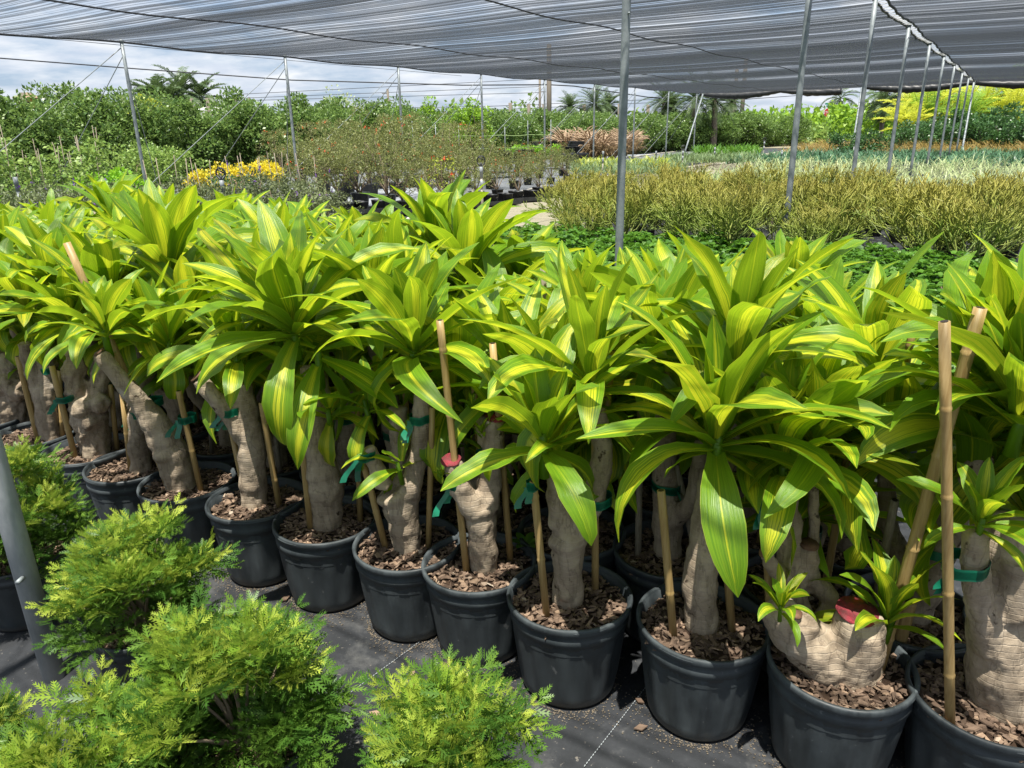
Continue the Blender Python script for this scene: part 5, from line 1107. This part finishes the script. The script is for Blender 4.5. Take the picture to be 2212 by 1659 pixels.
st = [(47, 200, 40), (264, 207, 42), (322, 208, 42), (411, 212, 42), (448, 212, 42), (506, 208, 44), (764, 231, 48), (1102, 222, 60), (1142, 224, 60), (1175, 225, 60), (1262, 226, 62), (1338, 224, 60), (1400, 226, 60), (1585, 222, 70)]
for i, (px, y, D) in enumerate(st): stub(px, y, D, .13, 'grey timber post end over the hedge top, %s from the left' % nth(i + 1))
# far tower with a tiled roof and arched openings
p = at(61, 212, 78); t = thing('tower_house', 'small orange tower with arched windows and a tiled roof over the hedge', 'tower', (p[0], p[1], 0)); M_OCH = plain('orange_stucco', (.52, .25, .06), (.45, .21, .05), 3, .9); M_TILE = plain('roof_tile', (.33, .22, .16), (.24, .15, .11), 20, .8); zt = p[2]
mb = MB(); box(mb, (0, 0, zt / 2), (1.5, 1.5, zt)); mb.obj('wall', M_OCH, t, smooth=False)
mb = MB(); h = zt + .22; mb.add([[-1.05, -1.05, zt], [1.05, -1.05, zt], [1.05, 1.05, zt], [-1.05, 1.05, zt], [0, 0, zt + .55]], [[0, 1, 4], [1, 2, 4], [2, 3, 4], [3, 0, 4], [3, 2, 1, 0]]); mb.obj('roof', M_TILE, t, smooth=False)
for sx in (-.35, .35):
    mb = MB(); a = np.linspace(0, math.pi, 9); Q = [(sx - .2, -.76, zt - 1.2), (sx + .2, -.76, zt - 1.2)] + [(sx + .2 * math.cos(x), -.76, zt - .55 + .2 * math.sin(x)) for x in a]; mb.add(np.array(Q), [list(range(len(Q)))]); mb.obj('window', M_HOLLOW, t, smooth=False)
# shade frames behind the hedge
for i, (px, py, D, w_, lab) in enumerate(((468, 236, 44, 2.2, 'white tarpaulin roof showing over the hedge'), (700, 236, 60, 5, 'dark net roof beyond the hedge, left one'), (1300, 236, 62, 3.4, 'dark net screen beyond the hedge near the date palms'))):
    p = at(px, py, D); t = thing('shade_shelter', lab, 'shelter', (p[0], p[1], 0)); mb = MB(); n = 9; xs = np.linspace(-w_ / 2, w_ / 2, n); z = p[2] + .10 * np.sin(xs * 3)
    strip_mesh(mb, np.c_[xs, 0 * xs, z], np.c_[xs, 0 * xs + 2.2, z + .25]); strip_mesh(mb, np.c_[xs, 0 * xs - .02, z], np.c_[xs, 0 * xs - .02, z - .4]); mb.obj('roof_sheet', M_LACE if i == 0 else M_WIRE, t)
    for a in (-1, 1): m2 = MB(); tube(m2, [[a * w_ / 2, .1, 0], [a * w_ / 2, .1, p[2]]], .05, 6); m2.obj('post', M_WOOD, t)
# stop sign with street name plates
p = at(1788, 243, 96); t = thing('stop_sign', 'red octagonal stop sign on a post under green street plates', 'road sign', (p[0], p[1], 0)); zc = p[2]; M_SRED = plain('sign_red', (.42, .012, .02), (.38, .01, .018), 3, .5); M_SGRN = plain('sign_green', (.02, .22, .12), (.02, .19, .10), 3, .5); M_SWHT = plain('sign_white', (.75, .75, .75), (.7, .7, .7), 3, .5)
mb = MB(); tube(mb, [[0, .06, 0], [0, .06, zc + 1.1]], .04, 6); mb.obj('post', M_GALV_SHADE, t)
def octa(r, y, m, nm):
    mb = MB(); a = np.arange(8) * math.pi / 4 + math.pi / 8; V = [[r * math.cos(x), y, zc + r * math.sin(x)] for x in a] + [[r * math.cos(x), y + .02, zc + r * math.sin(x)] for x in a]; mb.add(V, [list(range(8)), list(range(8, 16))[::-1]] + [[i, (i + 1) % 8, 8 + (i + 1) % 8, 8 + i] for i in range(8)]); return mb.obj(nm, m, t, smooth=False)
octa(.52, .01, M_SWHT, 'sign_border'); octa(.48, -.015, M_SRED, 'sign_plate')
cu = bpy.data.curves.new('stop_text', 'FONT'); cu.body = 'STOP'; cu.size = .42; cu.align_x = 'CENTER'; cu.align_y = 'CENTER'; cu.extrude = .003; cu.materials.append(M_SWHT); tx = bpy.data.objects.new('stop_text', cu); me = bpy.data.meshes.new_from_object(tx); bpy.data.objects.remove(tx); tx = obm('stop_lettering', me, t, (0, -.022, zc)); tx.rotation_euler = (R(90), 0, 0)
for k, (w_, dz) in enumerate(((.5, .72), (.85, 1.0))): mb = MB(); box(mb, (0, .0, zc + dz), (w_, .03, .2)); mb.obj('street_plate', M_SGRN, t, smooth=False)
tg = MB(); box(tg, (0, 0, .0), (.2, .004, .12)); tag(tg.obj('plant_tag', M_SWHT, None, tuple(at(1849, 320, 31)), smooth=False), 'white plant tag standing above the blue green bed', 'tag')
for i, (px, py, D) in enumerate(((1668, 470, 12), (1450, 512, 9))): 
    p = at(px, py, D); mb = MB(); tube(mb, [[0, 0, 0], [.01, 0, p[2]]], .011, 6); tag(mb.obj('bed_stake', M_BAMGREY, None, (p[0], p[1], 0)), ['thin stake in the pencil cactus bed beside the square pole', 'thin stake in the low green bed before the cactus'][i], 'stake')
